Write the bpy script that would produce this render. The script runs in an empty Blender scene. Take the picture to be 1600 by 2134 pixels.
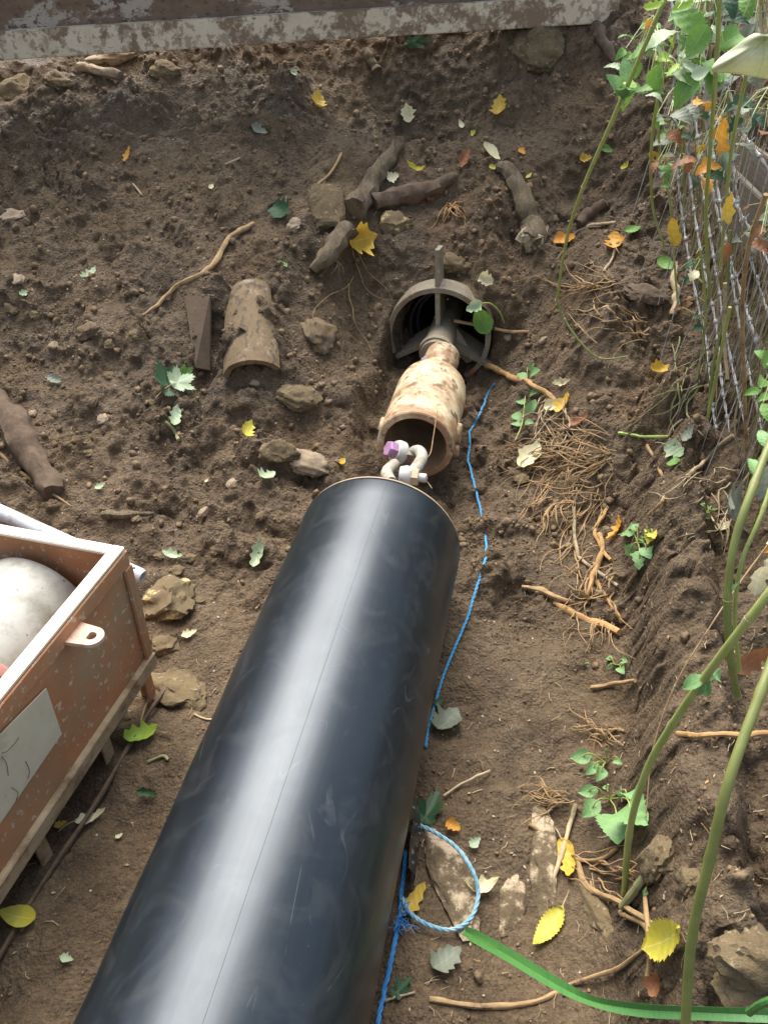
import bpy, math, random
import numpy as np
from mathutils import Vector, Matrix, Quaternion
R = math.radians
random.seed(7); rng = np.random.RandomState(11)
sc = bpy.context.scene
col = sc.collection
# ---------------------------------------------------------------- camera, sky, sun, exposure
CAMZ = 1.685; PITCH = 37.0
cd = bpy.data.cameras.new('camera'); cam = bpy.data.objects.new('camera', cd); col.objects.link(cam)
cam.location = (0, 0, CAMZ); cam.rotation_euler = (R(90 - PITCH), 0, 0)
cd.sensor_fit = 'VERTICAL'; cd.sensor_height = 36; cd.lens = 29.0; cd.clip_start = .02; cd.clip_end = 300
sc.camera = cam
SUN_EL, SUN_AZ = 57.0, -15.0
w = bpy.data.worlds.new('World'); sc.world = w; w.use_nodes = True
nt = w.node_tree; nt.nodes.clear()
sky = nt.nodes.new('ShaderNodeTexSky'); sky.sky_type = 'NISHITA'; sky.sun_disc = False
sky.sun_elevation = R(SUN_EL); sky.sun_rotation = R(SUN_AZ); sky.air_density = 1.0; sky.dust_density = 3.0; sky.ozone_density = .6
bgn = nt.nodes.new('ShaderNodeBackground'); bgn.inputs[1].default_value = .14
wo = nt.nodes.new('ShaderNodeOutputWorld'); hs = nt.nodes.new('ShaderNodeHueSaturation'); hs.inputs['Saturation'].default_value = .75; nt.links.new(sky.outputs[0], hs.inputs['Color']); nt.links.new(hs.outputs[0], bgn.inputs[0]); nt.links.new(bgn.outputs[0], wo.inputs[0])
sd = bpy.data.lights.new('sun', 'SUN'); sd.energy = 2.7; sd.angle = R(50); sd.color = (1, .985, .965)
so = bpy.data.objects.new('sun', sd); col.objects.link(so)
_sv = Vector((math.sin(R(SUN_AZ)) * math.cos(R(SUN_EL)), math.cos(R(SUN_AZ)) * math.cos(R(SUN_EL)), math.sin(R(SUN_EL))))
so.rotation_euler = _sv.to_track_quat('Z', 'Y').to_euler(); so.location = (0, 3, 8)
sc.view_settings.view_transform = 'Standard'; sc.view_settings.look = 'None'
sc.view_settings.gamma = 1; sc.view_settings.exposure = 1.15

# ---------------------------------------------------------------- view helpers (a point of the photo -> a ray)
F = 1719.0; cp, sp = math.cos(R(PITCH)), math.sin(R(PITCH)); CAM = Vector((0, 0, CAMZ))
def ray(px, py):
    a = (px - 800) / F; b = (1067 - py) / F
    return Vector((a, cp + b * sp, -sp + b * cp))
def atY(px, py, Y):
    r = ray(px, py); return CAM + r * (Y / r.y)
def atZ(px, py, Z):
    r = ray(px, py); return CAM + r * ((Z - CAMZ) / r.z)
def AP(p): return atZ(p[0], p[1], p[2]) if len(p) == 4 else atY(*p)      # a fourth value: the third is a height
def depth(p): return p.y * cp - (p.z - CAMZ) * sp
def pxm(p): return depth(p) / F            # metres per photo pixel at p
YAW = math.atan2(.194, .981)
E1 = Vector((math.cos(YAW), -math.sin(YAW), 0)); D = Vector((math.sin(YAW), math.cos(YAW), 0))
def US(u, s, z=0): return E1 * u + D * s + Vector((0, 0, z))
UA, ZA, PR = -.358, .225, .225             # the pipe's axis and radius

# ---------------------------------------------------------------- noise
def _hash(ix, iy, seed):
    h = (ix.astype(np.int64) * 374761393 + iy.astype(np.int64) * 668265263 + seed * 1442695041) & 0xffffffff
    h = ((h ^ (h >> 13)) * 1274126177) & 0xffffffff
    return ((h ^ (h >> 16)) & 0xffff) / 65535.0
def perlin(x, y, seed=0):
    xi = np.floor(x); yi = np.floor(y); fx = x - xi; fy = y - yi
    def g(ox, oy):
        a = _hash(xi + ox, yi + oy, seed) * 2 * math.pi
        return np.cos(a) * (fx - ox) + np.sin(a) * (fy - oy)
    u = fx * fx * fx * (fx * (fx * 6 - 15) + 10); v = fy * fy * fy * (fy * (fy * 6 - 15) + 10)
    a = g(0, 0); b = g(1, 0); c = g(0, 1); d = g(1, 1)
    return 1.4 * ((a + (b - a) * u) + ((c + (d - c) * u) - (a + (b - a) * u)) * v)
def fbm(x, y, o=4, seed=0):
    t = 0; a = 1
    for k in range(o):
        t = t + a * perlin(x, y, seed + k * 17); x = x * 2.03 + 3.1; y = y * 2.03 + 1.7; a *= .5
    return t
def clods(x, y, cell, fill, seed):
    X = x / cell; Y = y / cell; xi = np.floor(X); yi = np.floor(Y); out = np.zeros_like(X)
    for ox in (-1, 0, 1):
        for oy in (-1, 0, 1):
            cx = xi + ox; cy = yi + oy
            jx = cx + _hash(cx, cy, seed) ; jy = cy + _hash(cx, cy, seed + 5)
            on = _hash(cx, cy, seed + 9) < fill; r = .3 + .45 * _hash(cx, cy, seed + 12)
            an = _hash(cx, cy, seed + 21) * 3.14; dx = X - jx; dy = Y - jy
            ca, sa = np.cos(an), np.sin(an); ex = (dx * ca + dy * sa) * .75; ey = (-dx * sa + dy * ca) * 1.25
            ax_, ay_ = np.abs(ex), np.abs(ey); dd_ = .55 * np.maximum(ax_, ay_) + .30 * (ax_ + ay_) + .15 * np.hypot(ex, ey)
            q = np.clip(1 - dd_ / r, 0, 1); tl = 1 + (_hash(cx, cy, seed + 31) - .5) * 2.2 * ex / r + (_hash(cx, cy, seed + 33) - .5) * 2.2 * ey / r
            out = np.maximum(out, np.where(on, np.minimum(q * 2.6, 1) ** .8 * r * 1.15 * np.clip(tl, .1, 2) * (1 - .25 * (1 - q)), 0))
    return out
def sst(a, b, x):
    t = np.clip((x - a) / (b - a), 0, 1); return t * t * (3 - 2 * t)
def smax(a, b, k):
    h = np.clip(.5 + .5 * (a - b) / k, 0, 1); return b + (a - b) * h + k * h * (1 - h)

# ---------------------------------------------------------------- ground height in (u, s)
def base_h(u, s):
    wob = .05 * perlin(u * 2.1, s * 2.1, 3)
    ramp = np.interp(s + wob, [-99, 1.35, 1.8, 2.2, 2.6, 3.0, 3.4, 3.8, 4.3, 4.9, 6, 12], [0, 0, .05, .14, .32, .52, .74, .93, 1.18, 1.6, 2.0, 2.5])
    ramp = ramp + .06 * sst(-.9, -1.6, u) * sst(1.2, 2.2, s)
    ub = u - .02 * (s - 1) - .04 * perlin(u * .3, s * 3.2, 9)
    bank = np.interp(ub, [-9, .16, .26, .36, .46, .62, .75, 1.1, 2.2, 4, 12], [-.4, -.03, .03, .17, .30, .39, .45, .55, .85, 1.4, 2.4])
    bank = bank + .10 * sst(1.8, 3.2, s) * sst(.1, .7, u)
    left = np.interp(u, [-20, -4, -2.9, -2.1, -1.5, 0], [2.4, 1.9, 1.3, .3, -.3, -.9])
    h = smax(smax(ramp, bank, .10), left, .15)
    # dug hollow in the far right and under the steel beam
    h = h + .13 * sst(.30, .37, ub + .035 * perlin(u * 9, s * 9, 31) + .022 * perlin(u * 24, s * 24, 32) + .012 * perlin(u * 55, s * 55, 34)) * sst(2.3, 1.9, s) * sst(.5, .42, ub)
    loc = np.interp(s + .03 * perlin(u * 5, s * 5, 33), [1.9, 2.2, 2.6, 3.0, 3.16, 3.30, 3.55, 3.9, 4.5], [.04, .07, .14, .20, .33, .52, .72, .92, 1.3])
    wl = sst(.62, .30, np.abs(u - UA)) * sst(1.9, 2.2, s) * sst(4.0, 3.5, s); h = h * (1 - wl) + np.minimum(h, loc) * wl
    h = h - .10 * np.exp(-((u + 1.165) / .045) ** 4 - ((s - 2.60) / .15) ** 4)
    h = h - .05 * np.exp(-((u + 1.03) / .10) ** 4 - ((s - 2.36) / .05) ** 2)
    h = h - .16 * np.exp(-((u - .15) / .38) ** 2 - ((s - 3.55) / .38) ** 2) - .10 * np.exp(-((u - .12) / .25) ** 2 - ((s - 3.7) / .2) ** 2)
    h = h - .30 * np.exp(-((u + .62) / .46) ** 2 - ((s - 3.98) / .20) ** 2) - .10 * np.exp(-((u + 1.5) / .2) ** 2 - ((s - 3.75) / .2) ** 2)
    h = h - .07 * np.exp(-((u + 1.15) / .22) ** 2 - ((s - 3.35) / .25) ** 2)
    # slot dug for the pulling head
    dw = np.abs(u - UA - .0) + .03 * perlin(u * 3, s * 6, 21)
    nar = .075 * sst(2.85, 3.08, s)
    dw = dw + .03 * perlin(u * 6, s * 9, 71); m = sst(np.where(u > UA, .36, .27) - nar * .4, .20, dw) * sst(2.0, 2.25, s) * sst(3.18, 3.11, s + .02 * perlin(u * 9, s * 3, 8))
    floor = .045 + .03 * sst(.1, .27, dw)
    h = h * (1 - m) + np.minimum(h, floor) * m
    return h
def detail(u, s):
    rough = .22 + .78 * sst(1.35, 2.0, s + .25 * perlin(u * 3, s * 3, 41))
    rough = np.maximum(rough, 1.35 * sst(.22, .36, u)); rough = rough * (1 - .55 * np.exp(-((u + .9) / .5) ** 2 - ((s - 3.4) / .5) ** 2))
    rough = np.where(s < .9, np.maximum(rough * .9, .2), rough)
    sm = np.clip(.75 + .55 * perlin(u * 2.7, s * 2.7, 77), .25, 1.2); rough = rough * sm
    d = .042 * fbm(u * 3.5, s * 3.5, 3, 5) * (.45 + rough) + .014 * fbm(u * 14, s * 14, 3, 15) * rough + .0065 * fbm(u * 48, s * 48, 3, 25) * (rough + .15)
    wu = u + .012 * perlin(u * 30, s * 30, 81); ws = s + .012 * perlin(u * 30, s * 30, 82)
    pat = sst(-.5, .4, perlin(u * 4.3, s * 4.3, 83))
    c = .095 * clods(wu, ws, .17, .48, 100) ** 1.1 + .046 * clods(wu, ws, .078, .6, 200) * (.35 + .65 * pat) + .023 * clods(wu, ws, .036, .65, 300) * (.25 + .75 * pat) + .006 * clods(wu, ws, .018, .7, 400) * (.4 + .6 * pat)
    cr = np.abs(perlin(u * 9 + .6 * perlin(u * 5, s * 5, 2), s * 9, 61)); crack = -.016 * (1 - sst(0, .07, cr)) * sst(.1, .4, perlin(u * 3, s * 3, 63))
    return d + (c + crack) * rough
def axis(lo, hi, fl, fh, st):
    a = list(np.arange(fl, fh, st)); x, k = fh, st
    while x < hi: a.append(x); k *= 1.25; x += k
    x, k = fl, st
    pre = []
    while x > lo: k *= 1.25; x -= k; pre.append(x)
    return np.array(pre[::-1] + a)
GU = axis(-14, 14, -2.40, 1.2, .0050); GS = axis(-10, 16, .3, 4.5, .0050)
UU, SS = np.meshgrid(GU, GS)
fade = sst(3.5, 2.6, np.abs(UU + .5)) * sst(6.5, 5, SS) * sst(-1.5, 0, SS)
HH = base_h(UU, SS) + detail(UU, SS) * (fade * .97 + .03)
_dw = np.hypot(UU - UA, 0)
HH = np.where((SS < 1.85), HH - .07 * sst(.2, .0, _dw), HH)      # the pipe has pressed its own bed
def H(u, s):
    i = int(np.clip(np.searchsorted(GU, u) - 1, 0, len(GU) - 2)); j = int(np.clip(np.searchsorted(GS, s) - 1, 0, len(GS) - 2))
    a = (u - GU[i]) / (GU[i + 1] - GU[i]); b = (s - GS[j]) / (GS[j + 1] - GS[j])
    return (HH[j, i] * (1 - a) + HH[j, i + 1] * a) * (1 - b) + (HH[j + 1, i] * (1 - a) + HH[j + 1, i + 1] * a) * b
def hz(p): return H(p.dot(E1), p.dot(D))
def nrm(p, e=.03):
    u, s = p.dot(E1), p.dot(D)
    dz1 = (H(u + e, s) - H(u - e, s)) / (2 * e); dz2 = (H(u, s + e) - H(u, s - e)) / (2 * e)
    return (Vector((0, 0, 1)) - E1 * dz1 - D * dz2).normalized()
def hit(px, py, lift=0):
    r = ray(px, py); t = .6; pt = t
    while t < 9:
        p = CAM + r * t
        if p.z < hz(p) + lift:
            a, b = pt, t
            for _ in range(8):
                m = (a + b) / 2; q = CAM + r * m
                if q.z < hz(q) + lift: b = m
                else: a = m
            return CAM + r * b
        pt = t; t += .012
    return CAM + r * 5

# ---------------------------------------------------------------- materials
def new_mat(name):
    m = bpy.data.materials.new(name); m.use_nodes = True; n = m.node_tree; n.nodes.clear()
    out = n.nodes.new('ShaderNodeOutputMaterial'); b = n.nodes.new('ShaderNodeBsdfPrincipled'); n.links.new(b.outputs[0], out.inputs[0])
    return m, n, b, out
def node(n, t, **k):
    x = n.nodes.new(t)
    for a, v in k.items():
        if a in x.inputs.keys() if isinstance(a, str) else False: x.inputs[a].default_value = v
        else: setattr(x, a, v)
    return x
def tc(n, kind='Object', scale=(1, 1, 1)):
    t = n.nodes.new('ShaderNodeTexCoord'); mp = n.nodes.new('ShaderNodeMapping'); mp.inputs['Scale'].default_value = scale
    n.links.new(t.outputs[kind], mp.inputs[0]); return mp.outputs[0]
def noise(n, vec, scale, detail=4, rough=.6, dist=0, w=None):
    x = n.nodes.new('ShaderNodeTexNoise'); x.inputs['Scale'].default_value = scale; x.inputs['Detail'].default_value = detail
    x.inputs['Roughness'].default_value = rough; x.inputs['Distortion'].default_value = dist
    if w is not None: x.noise_dimensions = '4D'; n.links.new(w, x.inputs['W'])
    n.links.new(vec, x.inputs['Vector']); return x.outputs['Fac']
def ramp(n, fac, a, b, ca=(0, 0, 0, 1), cb=(1, 1, 1, 1)):
    x = n.nodes.new('ShaderNodeValToRGB'); x.color_ramp.elements[0].position = a; x.color_ramp.elements[1].position = b
    x.color_ramp.elements[0].color = ca; x.color_ramp.elements[1].color = cb; n.links.new(fac, x.inputs[0]); return x.outputs[0]
def mix(n, fac, a, b, mode='MIX'):
    x = n.nodes.new('ShaderNodeMix'); x.data_type = 'RGBA'; x.blend_type = mode
    for i, v in ((0, fac), (6, a), (7, b)):
        if hasattr(v, 'links'): n.links.new(v, x.inputs[i])
        elif i == 0: x.inputs[0].default_value = v
        else: x.inputs[i].default_value = (*v[:3], 1)
    return x.outputs[2]
def math_(n, op, a, b=0.0, c=0.0):
    x = n.nodes.new('ShaderNodeMath'); x.operation = op
    for i, v in enumerate((a, b, c)):
        if hasattr(v, 'links'): n.links.new(v, x.inputs[i])
        else: x.inputs[i].default_value = v
    return x.outputs[0]
def bump(n, b, hts, strength=.5, dist=.01):
    x = n.nodes.new('ShaderNodeBump'); x.inputs['Strength'].default_value = strength; x.inputs['Distance'].default_value = dist
    n.links.new(hts, x.inputs['Height']); n.links.new(x.outputs[0], b.inputs['Normal'])

def mixv(n, v, sc_, am):
    x = n.nodes.new('ShaderNodeTexNoise'); x.inputs['Scale'].default_value = sc_; n.links.new(v, x.inputs['Vector'])
    a = n.nodes.new('ShaderNodeVectorMath'); a.operation = 'MULTIPLY_ADD'; n.links.new(x.outputs['Color'], a.inputs[0]); a.inputs[1].default_value = (am, am, am); n.links.new(v, a.inputs[2]); return a.outputs[0]
def soil_mat(name, tint=(1, 1, 1), crumbs=False):
    m, n, b, o = new_mat(name); v = tc(n)
    c1 = tuple(a * t for a, t in zip((.150, .098, .050), tint)); c2 = tuple(a * t for a, t in zip((.068, .044, .022), tint)); c3 = tuple(a * t for a, t in zip((.225, .155, .084), tint))
    big = noise(n, v, 1.7, 5, .6, .6); mid = noise(n, v, 9, 6, .7); fine = noise(n, v, 60, 5, .75); gr = noise(n, v, 260, 3, .8)
    c = mix(n, ramp(n, big, .36, .62), c2, c1)
    c = mix(n, ramp(n, mid, .40, .75), c, c3)
    c = mix(n, ramp(n, fine, .38, .62), mix(n, .50, c, (.03, .02, .012)), c)
    red = noise(n, v, 2.6, 4, .6); c = mix(n, math_(n, 'MULTIPLY', ramp(n, red, .56, .72), .5), c, (.165, .10, .05))
    c = mix(n, math_(n, 'MULTIPLY', ramp(n, gr, .48, .72), .42), c, (.30, .215, .13))
    # small pale grit and chips
    vo = n.nodes.new('ShaderNodeTexVoronoi'); vo.inputs['Scale'].default_value = 75; n.links.new(v, vo.inputs['Vector'])
    sep = n.nodes.new('ShaderNodeSeparateColor'); n.links.new(vo.outputs['Color'], sep.inputs[0])
    sz = math_(n, 'MULTIPLY', sep.outputs[1], .26)
    spk = math_(n, 'MULTIPLY', math_(n, 'GREATER_THAN', sep.outputs[0], .965 if not crumbs else .97), math_(n, 'LESS_THAN', vo.outputs['Distance'], sz))
    c = mix(n, spk, c, (.50, .42, .32))
    n.links.new(c, b.inputs['Base Color'])
    wet = ramp(n, noise(n, v, 5, 4), .4, .65, (.62, .62, .62, 1), (.95, .95, .95, 1)); n.links.new(wet, b.inputs['Roughness'])
    b.inputs['Specular IOR Level'].default_value = .35
    h = math_(n, 'ADD', math_(n, 'MULTIPLY', fine, .55), math_(n, 'ADD', math_(n, 'MULTIPLY', gr, .22), math_(n, 'MULTIPLY', mid, .6)))
    v2 = n.nodes.new('ShaderNodeTexVoronoi'); v2.inputs['Scale'].default_value = 120; n.links.new(mixv(n, v, 40, .012), v2.inputs['Vector'])
    v3 = n.nodes.new('ShaderNodeTexVoronoi'); v3.inputs['Scale'].default_value = 48; n.links.new(mixv(n, v, 25, .02), v3.inputs['Vector'])
    gran = math_(n, 'ADD', math_(n, 'MULTIPLY', math_(n, 'SUBTRACT', 1, v2.outputs['Distance']), .30), math_(n, 'MULTIPLY', math_(n, 'MULTIPLY', math_(n, 'SUBTRACT', 1, v3.outputs['Distance']), ramp(n, noise(n, v, 3.5, 3), .38, .6)), .45))
    h = math_(n, 'ADD', h, gran)
    bump(n, b, h, .35 if crumbs else 1.0, .003 if crumbs else .016); return m
def gen(name, c1, c2, s=20, lo=.35, hi=.65, rough=.8, bmp=.4, bd=.004, c3=None, s3=8, lo3=.5, hi3=.6, stretch=(1, 1, 1), spec=.5, metal=0, c4=None, s4=120, lo4=.62, hi4=.68):
    m, n, b, o = new_mat(name); v = tc(n, 'Object', stretch)
    f = noise(n, v, s, 6, .65); c = mix(n, ramp(n, f, lo, hi), c1, c2)
    if c3: c = mix(n, ramp(n, noise(n, v, s3, 7, .72, .2), lo3, hi3), c, c3)
    if c4: c = mix(n, ramp(n, noise(n, v, s4, 3, .6), lo4, hi4), c, c4)
    n.links.new(c, b.inputs['Base Color']); b.inputs['Roughness'].default_value = rough; b.inputs['Specular IOR Level'].default_value = spec; b.inputs['Metallic'].default_value = metal
    if bmp: bump(n, b, math_(n, 'ADD', f, math_(n, 'MULTIPLY', noise(n, v, s * 5, 4, .7), .4)), bmp, bd)
    return m
def leaf_mat(name, c1, c2, spot, sp_amt=.5, vein=None, rough=.55, trans=.25):
    m, n, b, o = new_mat(name); v = tc(n); oi = n.nodes.new('ShaderNodeObjectInfo'); wv = math_(n, 'MULTIPLY', oi.outputs['Random'], 40)
    c = mix(n, ramp(n, noise(n, v, 28, 4, .6, 0, wv), .35, .65), c1, c2)
    c = mix(n, ramp(n, noise(n, v, 90, 4, .7, 0, wv), .60 + .2 * (1 - sp_amt), .68 + .2 * (1 - sp_amt)), c, spot)
    at = n.nodes.new('ShaderNodeAttribute'); at.attribute_name = 'uvw'; sx = n.nodes.new('ShaderNodeSeparateXYZ'); n.links.new(at.outputs['Vector'], sx.inputs[0])
    ax = math_(n, 'ABSOLUTE', sx.outputs[0])
    mid = math_(n, 'LESS_THAN', ax, .022)
    side = math_(n, 'SINE', math_(n, 'MULTIPLY', math_(n, 'SUBTRACT', sx.outputs[1], math_(n, 'MULTIPLY', ax, .9)), 44)); side = ramp(n, side, .90, .99)
    vv = math_(n, 'MAXIMUM', mid, math_(n, 'MULTIPLY', side, .45))
    vc = vein or tuple(min(1, q * 1.5 + .04) for q in c1)
    c = mix(n, math_(n, 'MULTIPLY', vv, .55), c, vc)
    n.links.new(c, b.inputs['Base Color']); b.inputs['Roughness'].default_value = rough; b.inputs['Specular IOR Level'].default_value = .4
    bump(n, b, math_(n, 'SUBTRACT', noise(n, v, 120, 3), math_(n, 'MULTIPLY', vv, .8)), .35, .002)
    tr = n.nodes.new('ShaderNodeBsdfTranslucent'); n.links.new(c, tr.inputs[0]); mx = n.nodes.new('ShaderNodeMixShader'); mx.inputs[0].default_value = trans
    n.links.new(b.outputs[0], mx.inputs[1]); n.links.new(tr.outputs[0], mx.inputs[2]); n.links.new(mx.outputs[0], o.inputs[0]); return m
SOIL = soil_mat('soil'); CRUMB = soil_mat('soil_crumb', (1.45, 1.43, 1.40), True); TUN = soil_mat('tunnel_soil', (.8, .8, .8))
L = {
 'yellow': leaf_mat('leaf_yellow', (.58, .35, .03), (.66, .46, .07), (.20, .10, .02), .75),
 'bright': leaf_mat('leaf_bright_yellow', (.62, .52, .05), (.55, .50, .08), (.28, .2, .05), .45, (.8, .72, .2)),
 'orange': leaf_mat('leaf_orange', (.62, .26, .03), (.70, .38, .05), (.18, .07, .02), .5),
 'cream': leaf_mat('leaf_cream', (.70, .62, .33), (.78, .71, .46), (.35, .25, .1), .4),
 'brown': leaf_mat('leaf_brown', (.24, .10, .04), (.34, .15, .06), (.08, .04, .02), .5),
 'green': leaf_mat('leaf_green', (.13, .27, .045), (.19, .35, .07), (.05, .12, .03), .1, (.25, .42, .16)),
 'mint': leaf_mat('leaf_mint_green', (.20, .37, .12), (.26, .43, .17), (.08, .2, .07), .1, (.34, .52, .28)),
 'lime': leaf_mat('leaf_lime', (.30, .50, .05), (.42, .56, .07), (.1, .2, .02), .3, (.5, .6, .2)),
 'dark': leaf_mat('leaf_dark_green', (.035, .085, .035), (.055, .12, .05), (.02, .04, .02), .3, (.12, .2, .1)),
 'pale': leaf_mat('leaf_pale_green', (.36, .47, .25), (.48, .56, .36), (.2, .25, .12), .3, (.6, .66, .45)),
 'grey': leaf_mat('leaf_grey_green', (.20, .22, .15), (.27, .29, .21), (.1, .09, .06), .4),
 'bigpale': leaf_mat('leaf_papery_pale', (.60, .62, .36), (.70, .70, .46), (.4, .42, .2), .2, (.48, .52, .26), .5, .35),
}
STEM = gen('stem_green', (.27, .31, .07), (.36, .39, .12), 14, rough=.45, bmp=.2, bd=.002, stretch=(6, 6, 1), c3=(.26, .22, .09), s3=9, lo3=.55, hi3=.7)
STEMD = gen('stem_dark_green', (.15, .17, .04), (.22, .235, .06), 14, rough=.5, bmp=.2, bd=.002)
BLADE = gen('grass_blade', (.05, .155, .035), (.075, .20, .045), 60, rough=.4, bmp=.3, bd=.002, stretch=(9, 1, 1))
STRAW = gen('straw', (.36, .26, .14), (.50, .40, .24), 25, rough=.7, bmp=.3, bd=.002, c3=(.20, .16, .08), s3=12)
OLIVE = gen('stem_olive', (.19, .19, .08), (.30, .27, .12), 15, rough=.7, bmp=.2, bd=.002)
ROOT = gen('root_tan', (.28, .17, .07), (.42, .28, .13), 40, rough=.8, bmp=.5, bd=.003, c3=(.14, .08, .05), s3=25, lo3=.55, hi3=.65)
ROOTD = gen('root_dark', (.085, .055, .032), (.15, .10, .06), 40, rough=.9, bmp=.7, bd=.004)
ROOTO = gen('root_orange', (.36, .20, .07), (.48, .29, .11), 30, rough=.75, bmp=.5, bd=.003, c3=(.2, .1, .05), s3=20, lo3=.58, hi3=.66)
BARK = gen('bark', (.13, .095, .048), (.20, .15, .09), 30, rough=.95, bmp=1, bd=.008, stretch=(3, 1, 1), c3=(.09, .06, .04), s3=8, c4=(.30, .24, .17))
BREAK = gen('broken_wood', (.45, .36, .22), (.60, .52, .36), 60, rough=.9, bmp=1, bd=.006, c3=(.10, .07, .04), s3=35)
STONE = gen('stone_muddy', (.130, .090, .042), (.19, .138, .068), 18, rough=.95, bmp=1, bd=.009, c3=(.10, .068, .032), s3=14, c4=(.30, .24, .14), s4=60, lo4=.6, hi4=.7)
STONET = gen('stone_tan', (.30, .22, .13), (.40, .31, .20), 18, rough=.9, bmp=.7, bd=.006, c3=(.20, .14, .095), s3=12, lo3=.45, hi3=.6)
STONEY = gen('stone_yellow', (.13, .092, .045), (.19, .138, .07), 16, rough=.95, bmp=.8, bd=.006, c3=(.56, .42, .18), s3=17, lo3=.56, hi3=.60)
STONEW = gen('stone_white_patched', (.10, .070, .036), (.18, .130, .07), 22, rough=.95, bmp=1, bd=.01, c3=(.46, .36, .23), s3=22, lo3=.50, hi3=.60)
CLAY = gen('clay_pipe', (.150, .100, .048), (.21, .145, .075), 12, rough=.85, bmp=.9, bd=.008, c3=(.40, .31, .22), s3=9, lo3=.58, hi3=.72, stretch=(1.6, 1, .5), c4=(.10, .07, .04), s4=26, lo4=.52, hi4=.6)
CLAYD = gen('clay_dark', (.10, .067, .038), (.15, .10, .06), 14, rough=.9, bmp=.7, bd=.005)
RUST = gen('red_oxide_paint', (.46, .175, .065), (.52, .24, .105), 9, rough=.68, bmp=.25, bd=.002, c3=(.36, .235, .115), s3=6, lo3=.38, hi3=.62, c4=(.56, .44, .30), s4=50, lo4=.60, hi4=.66)
RIM = gen('dusty_rim_paint', (.74, .62, .46), (.80, .71, .57), 10, rough=.6, bmp=.15, bd=.002, c3=(.42, .18, .09), s3=9, lo3=.62, hi3=.76)
DUSTY = gen('muddy_cream_paint', (.38, .28, .15), (.48, .37, .22), 14, rough=.8, bmp=.3, bd=.002, c3=(.20, .12, .06), s3=12, lo3=.46, hi3=.62)
PLATE = gen('cream_plate', (.56, .47, .30), (.64, .56, .38), 12, rough=.7, bmp=.15, bd=.001, c3=(.36, .29, .18), s3=7, lo3=.5, hi3=.7, c4=(.15, .12, .08), s4=60, lo4=.69, hi4=.72)
WHITEC = gen('grubby_white', (.36, .35, .29), (.46, .45, .38), 10, rough=.5, bmp=.15, bd=.002, c3=(.20, .18, .13), s3=8, lo3=.44, hi3=.66, c4=(.08, .08, .07), s4=50, lo4=.70, hi4=.72)
CONDUIT = gen('grey_conduit', (.55, .57, .58), (.64, .66, .66), 14, rough=.4, bmp=.1, bd=.001, c3=(.30, .27, .22), s3=9, lo3=.55, hi3=.68)
BEAM = gen('beam_muddy', (.15, .095, .055), (.20, .135, .085), 14, rough=.85, bmp=.6, bd=.004, c3=(.38, .32, .24), s3=4.2, lo3=.54, hi3=.58, stretch=(1, 1, 1.6), c4=(.11, .07, .045), s4=30, lo4=.56, hi4=.62)
LIP = gen('lip_cream_muddy', (.56, .46, .31), (.66, .56, .40), 12, rough=.8, bmp=.5, bd=.003, c3=(.22, .15, .09), s3=5.5, lo3=.49, hi3=.54, c4=(.35, .28, .19), s4=30, lo4=.55, hi4=.6)
STEEL = gen('weathered_steel', (.20, .165, .105), (.29, .24, .16), 18, rough=.7, bmp=.4, bd=.003, c3=(.16, .10, .055), s3=9, lo3=.5, hi3=.65, c4=(.42, .37, .28), s4=90, lo4=.62, hi4=.68)
BARREL = gen('barrel_cream', (.66, .54, .32), (.74, .64, .42), 8, rough=.6, bmp=.2, bd=.002, c3=(.34, .19, .09), s3=6.0, lo3=.40, hi3=.58, c4=(.20, .12, .06), s4=20, lo4=.56, hi4=.64)
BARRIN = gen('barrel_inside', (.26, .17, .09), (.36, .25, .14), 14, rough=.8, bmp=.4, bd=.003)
GALV = gen('galvanised_muddy', (.34, .32, .25), (.46, .43, .34), 25, rough=.55, bmp=.3, bd=.002, c3=(.24, .18, .11), s3=14)
WIRE = gen('galvanised_wire', (.34, .33, .30), (.46, .45, .42), 40, rough=.55, bmp=.3, bd=.001, metal=.2, c3=(.16, .12, .08), s3=30, lo3=.5, hi3=.65)
PURPLE = gen('purple_paint', (.42, .20, .37), (.48, .26, .43), 30, rough=.55, bmp=.3, bd=.001, c3=(.26, .17, .13), s3=45, lo3=.50, hi3=.62)
NUTW = gen('white_collar', (.56, .55, .49), (.64, .62, .56), 30, rough=.5, bmp=.2, bd=.001, c3=(.34, .25, .15), s3=40, lo3=.50, hi3=.64)
NUT = gen('nut_tan', (.50, .36, .22), (.60, .46, .30), 20, rough=.6, bmp=.2, bd=.001)
BLUE = gen('blue_rope', (.02, .16, .42), (.05, .26, .55), 120, rough=.6, bmp=.6, bd=.001)
CYAN = gen('blue_rope_bright', (.04, .26, .50), (.08, .34, .56), 120, rough=.55, bmp=.6, bd=.001)
TEAL = gen('faded_blue_rope', (.15, .33, .42), (.27, .46, .52), 50, rough=.6, bmp=.6, bd=.001, c3=(.40, .50, .50), s3=40, lo3=.55, hi3=.65)
WOOD = gen('weathered_board', (.10, .08, .055), (.17, .135, .10), 10, rough=.9, bmp=.6, bd=.003, stretch=(14, 1, 14))
BLACKH = gen('black_hose', (.02, .02, .02), (.035, .035, .035), 20, rough=.4, bmp=.1)
REDP = gen('red_dot', (.55, .08, .03), (.6, .12, .05), 20, rough=.6, bmp=.1)
PLASTIC = gen('thin_black_sheet', (.015, .015, .015), (.04, .04, .035), 20, rough=.35, bmp=.3, c4=(.3, .28, .24), s4=70, lo4=.62, hi4=.66)
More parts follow.
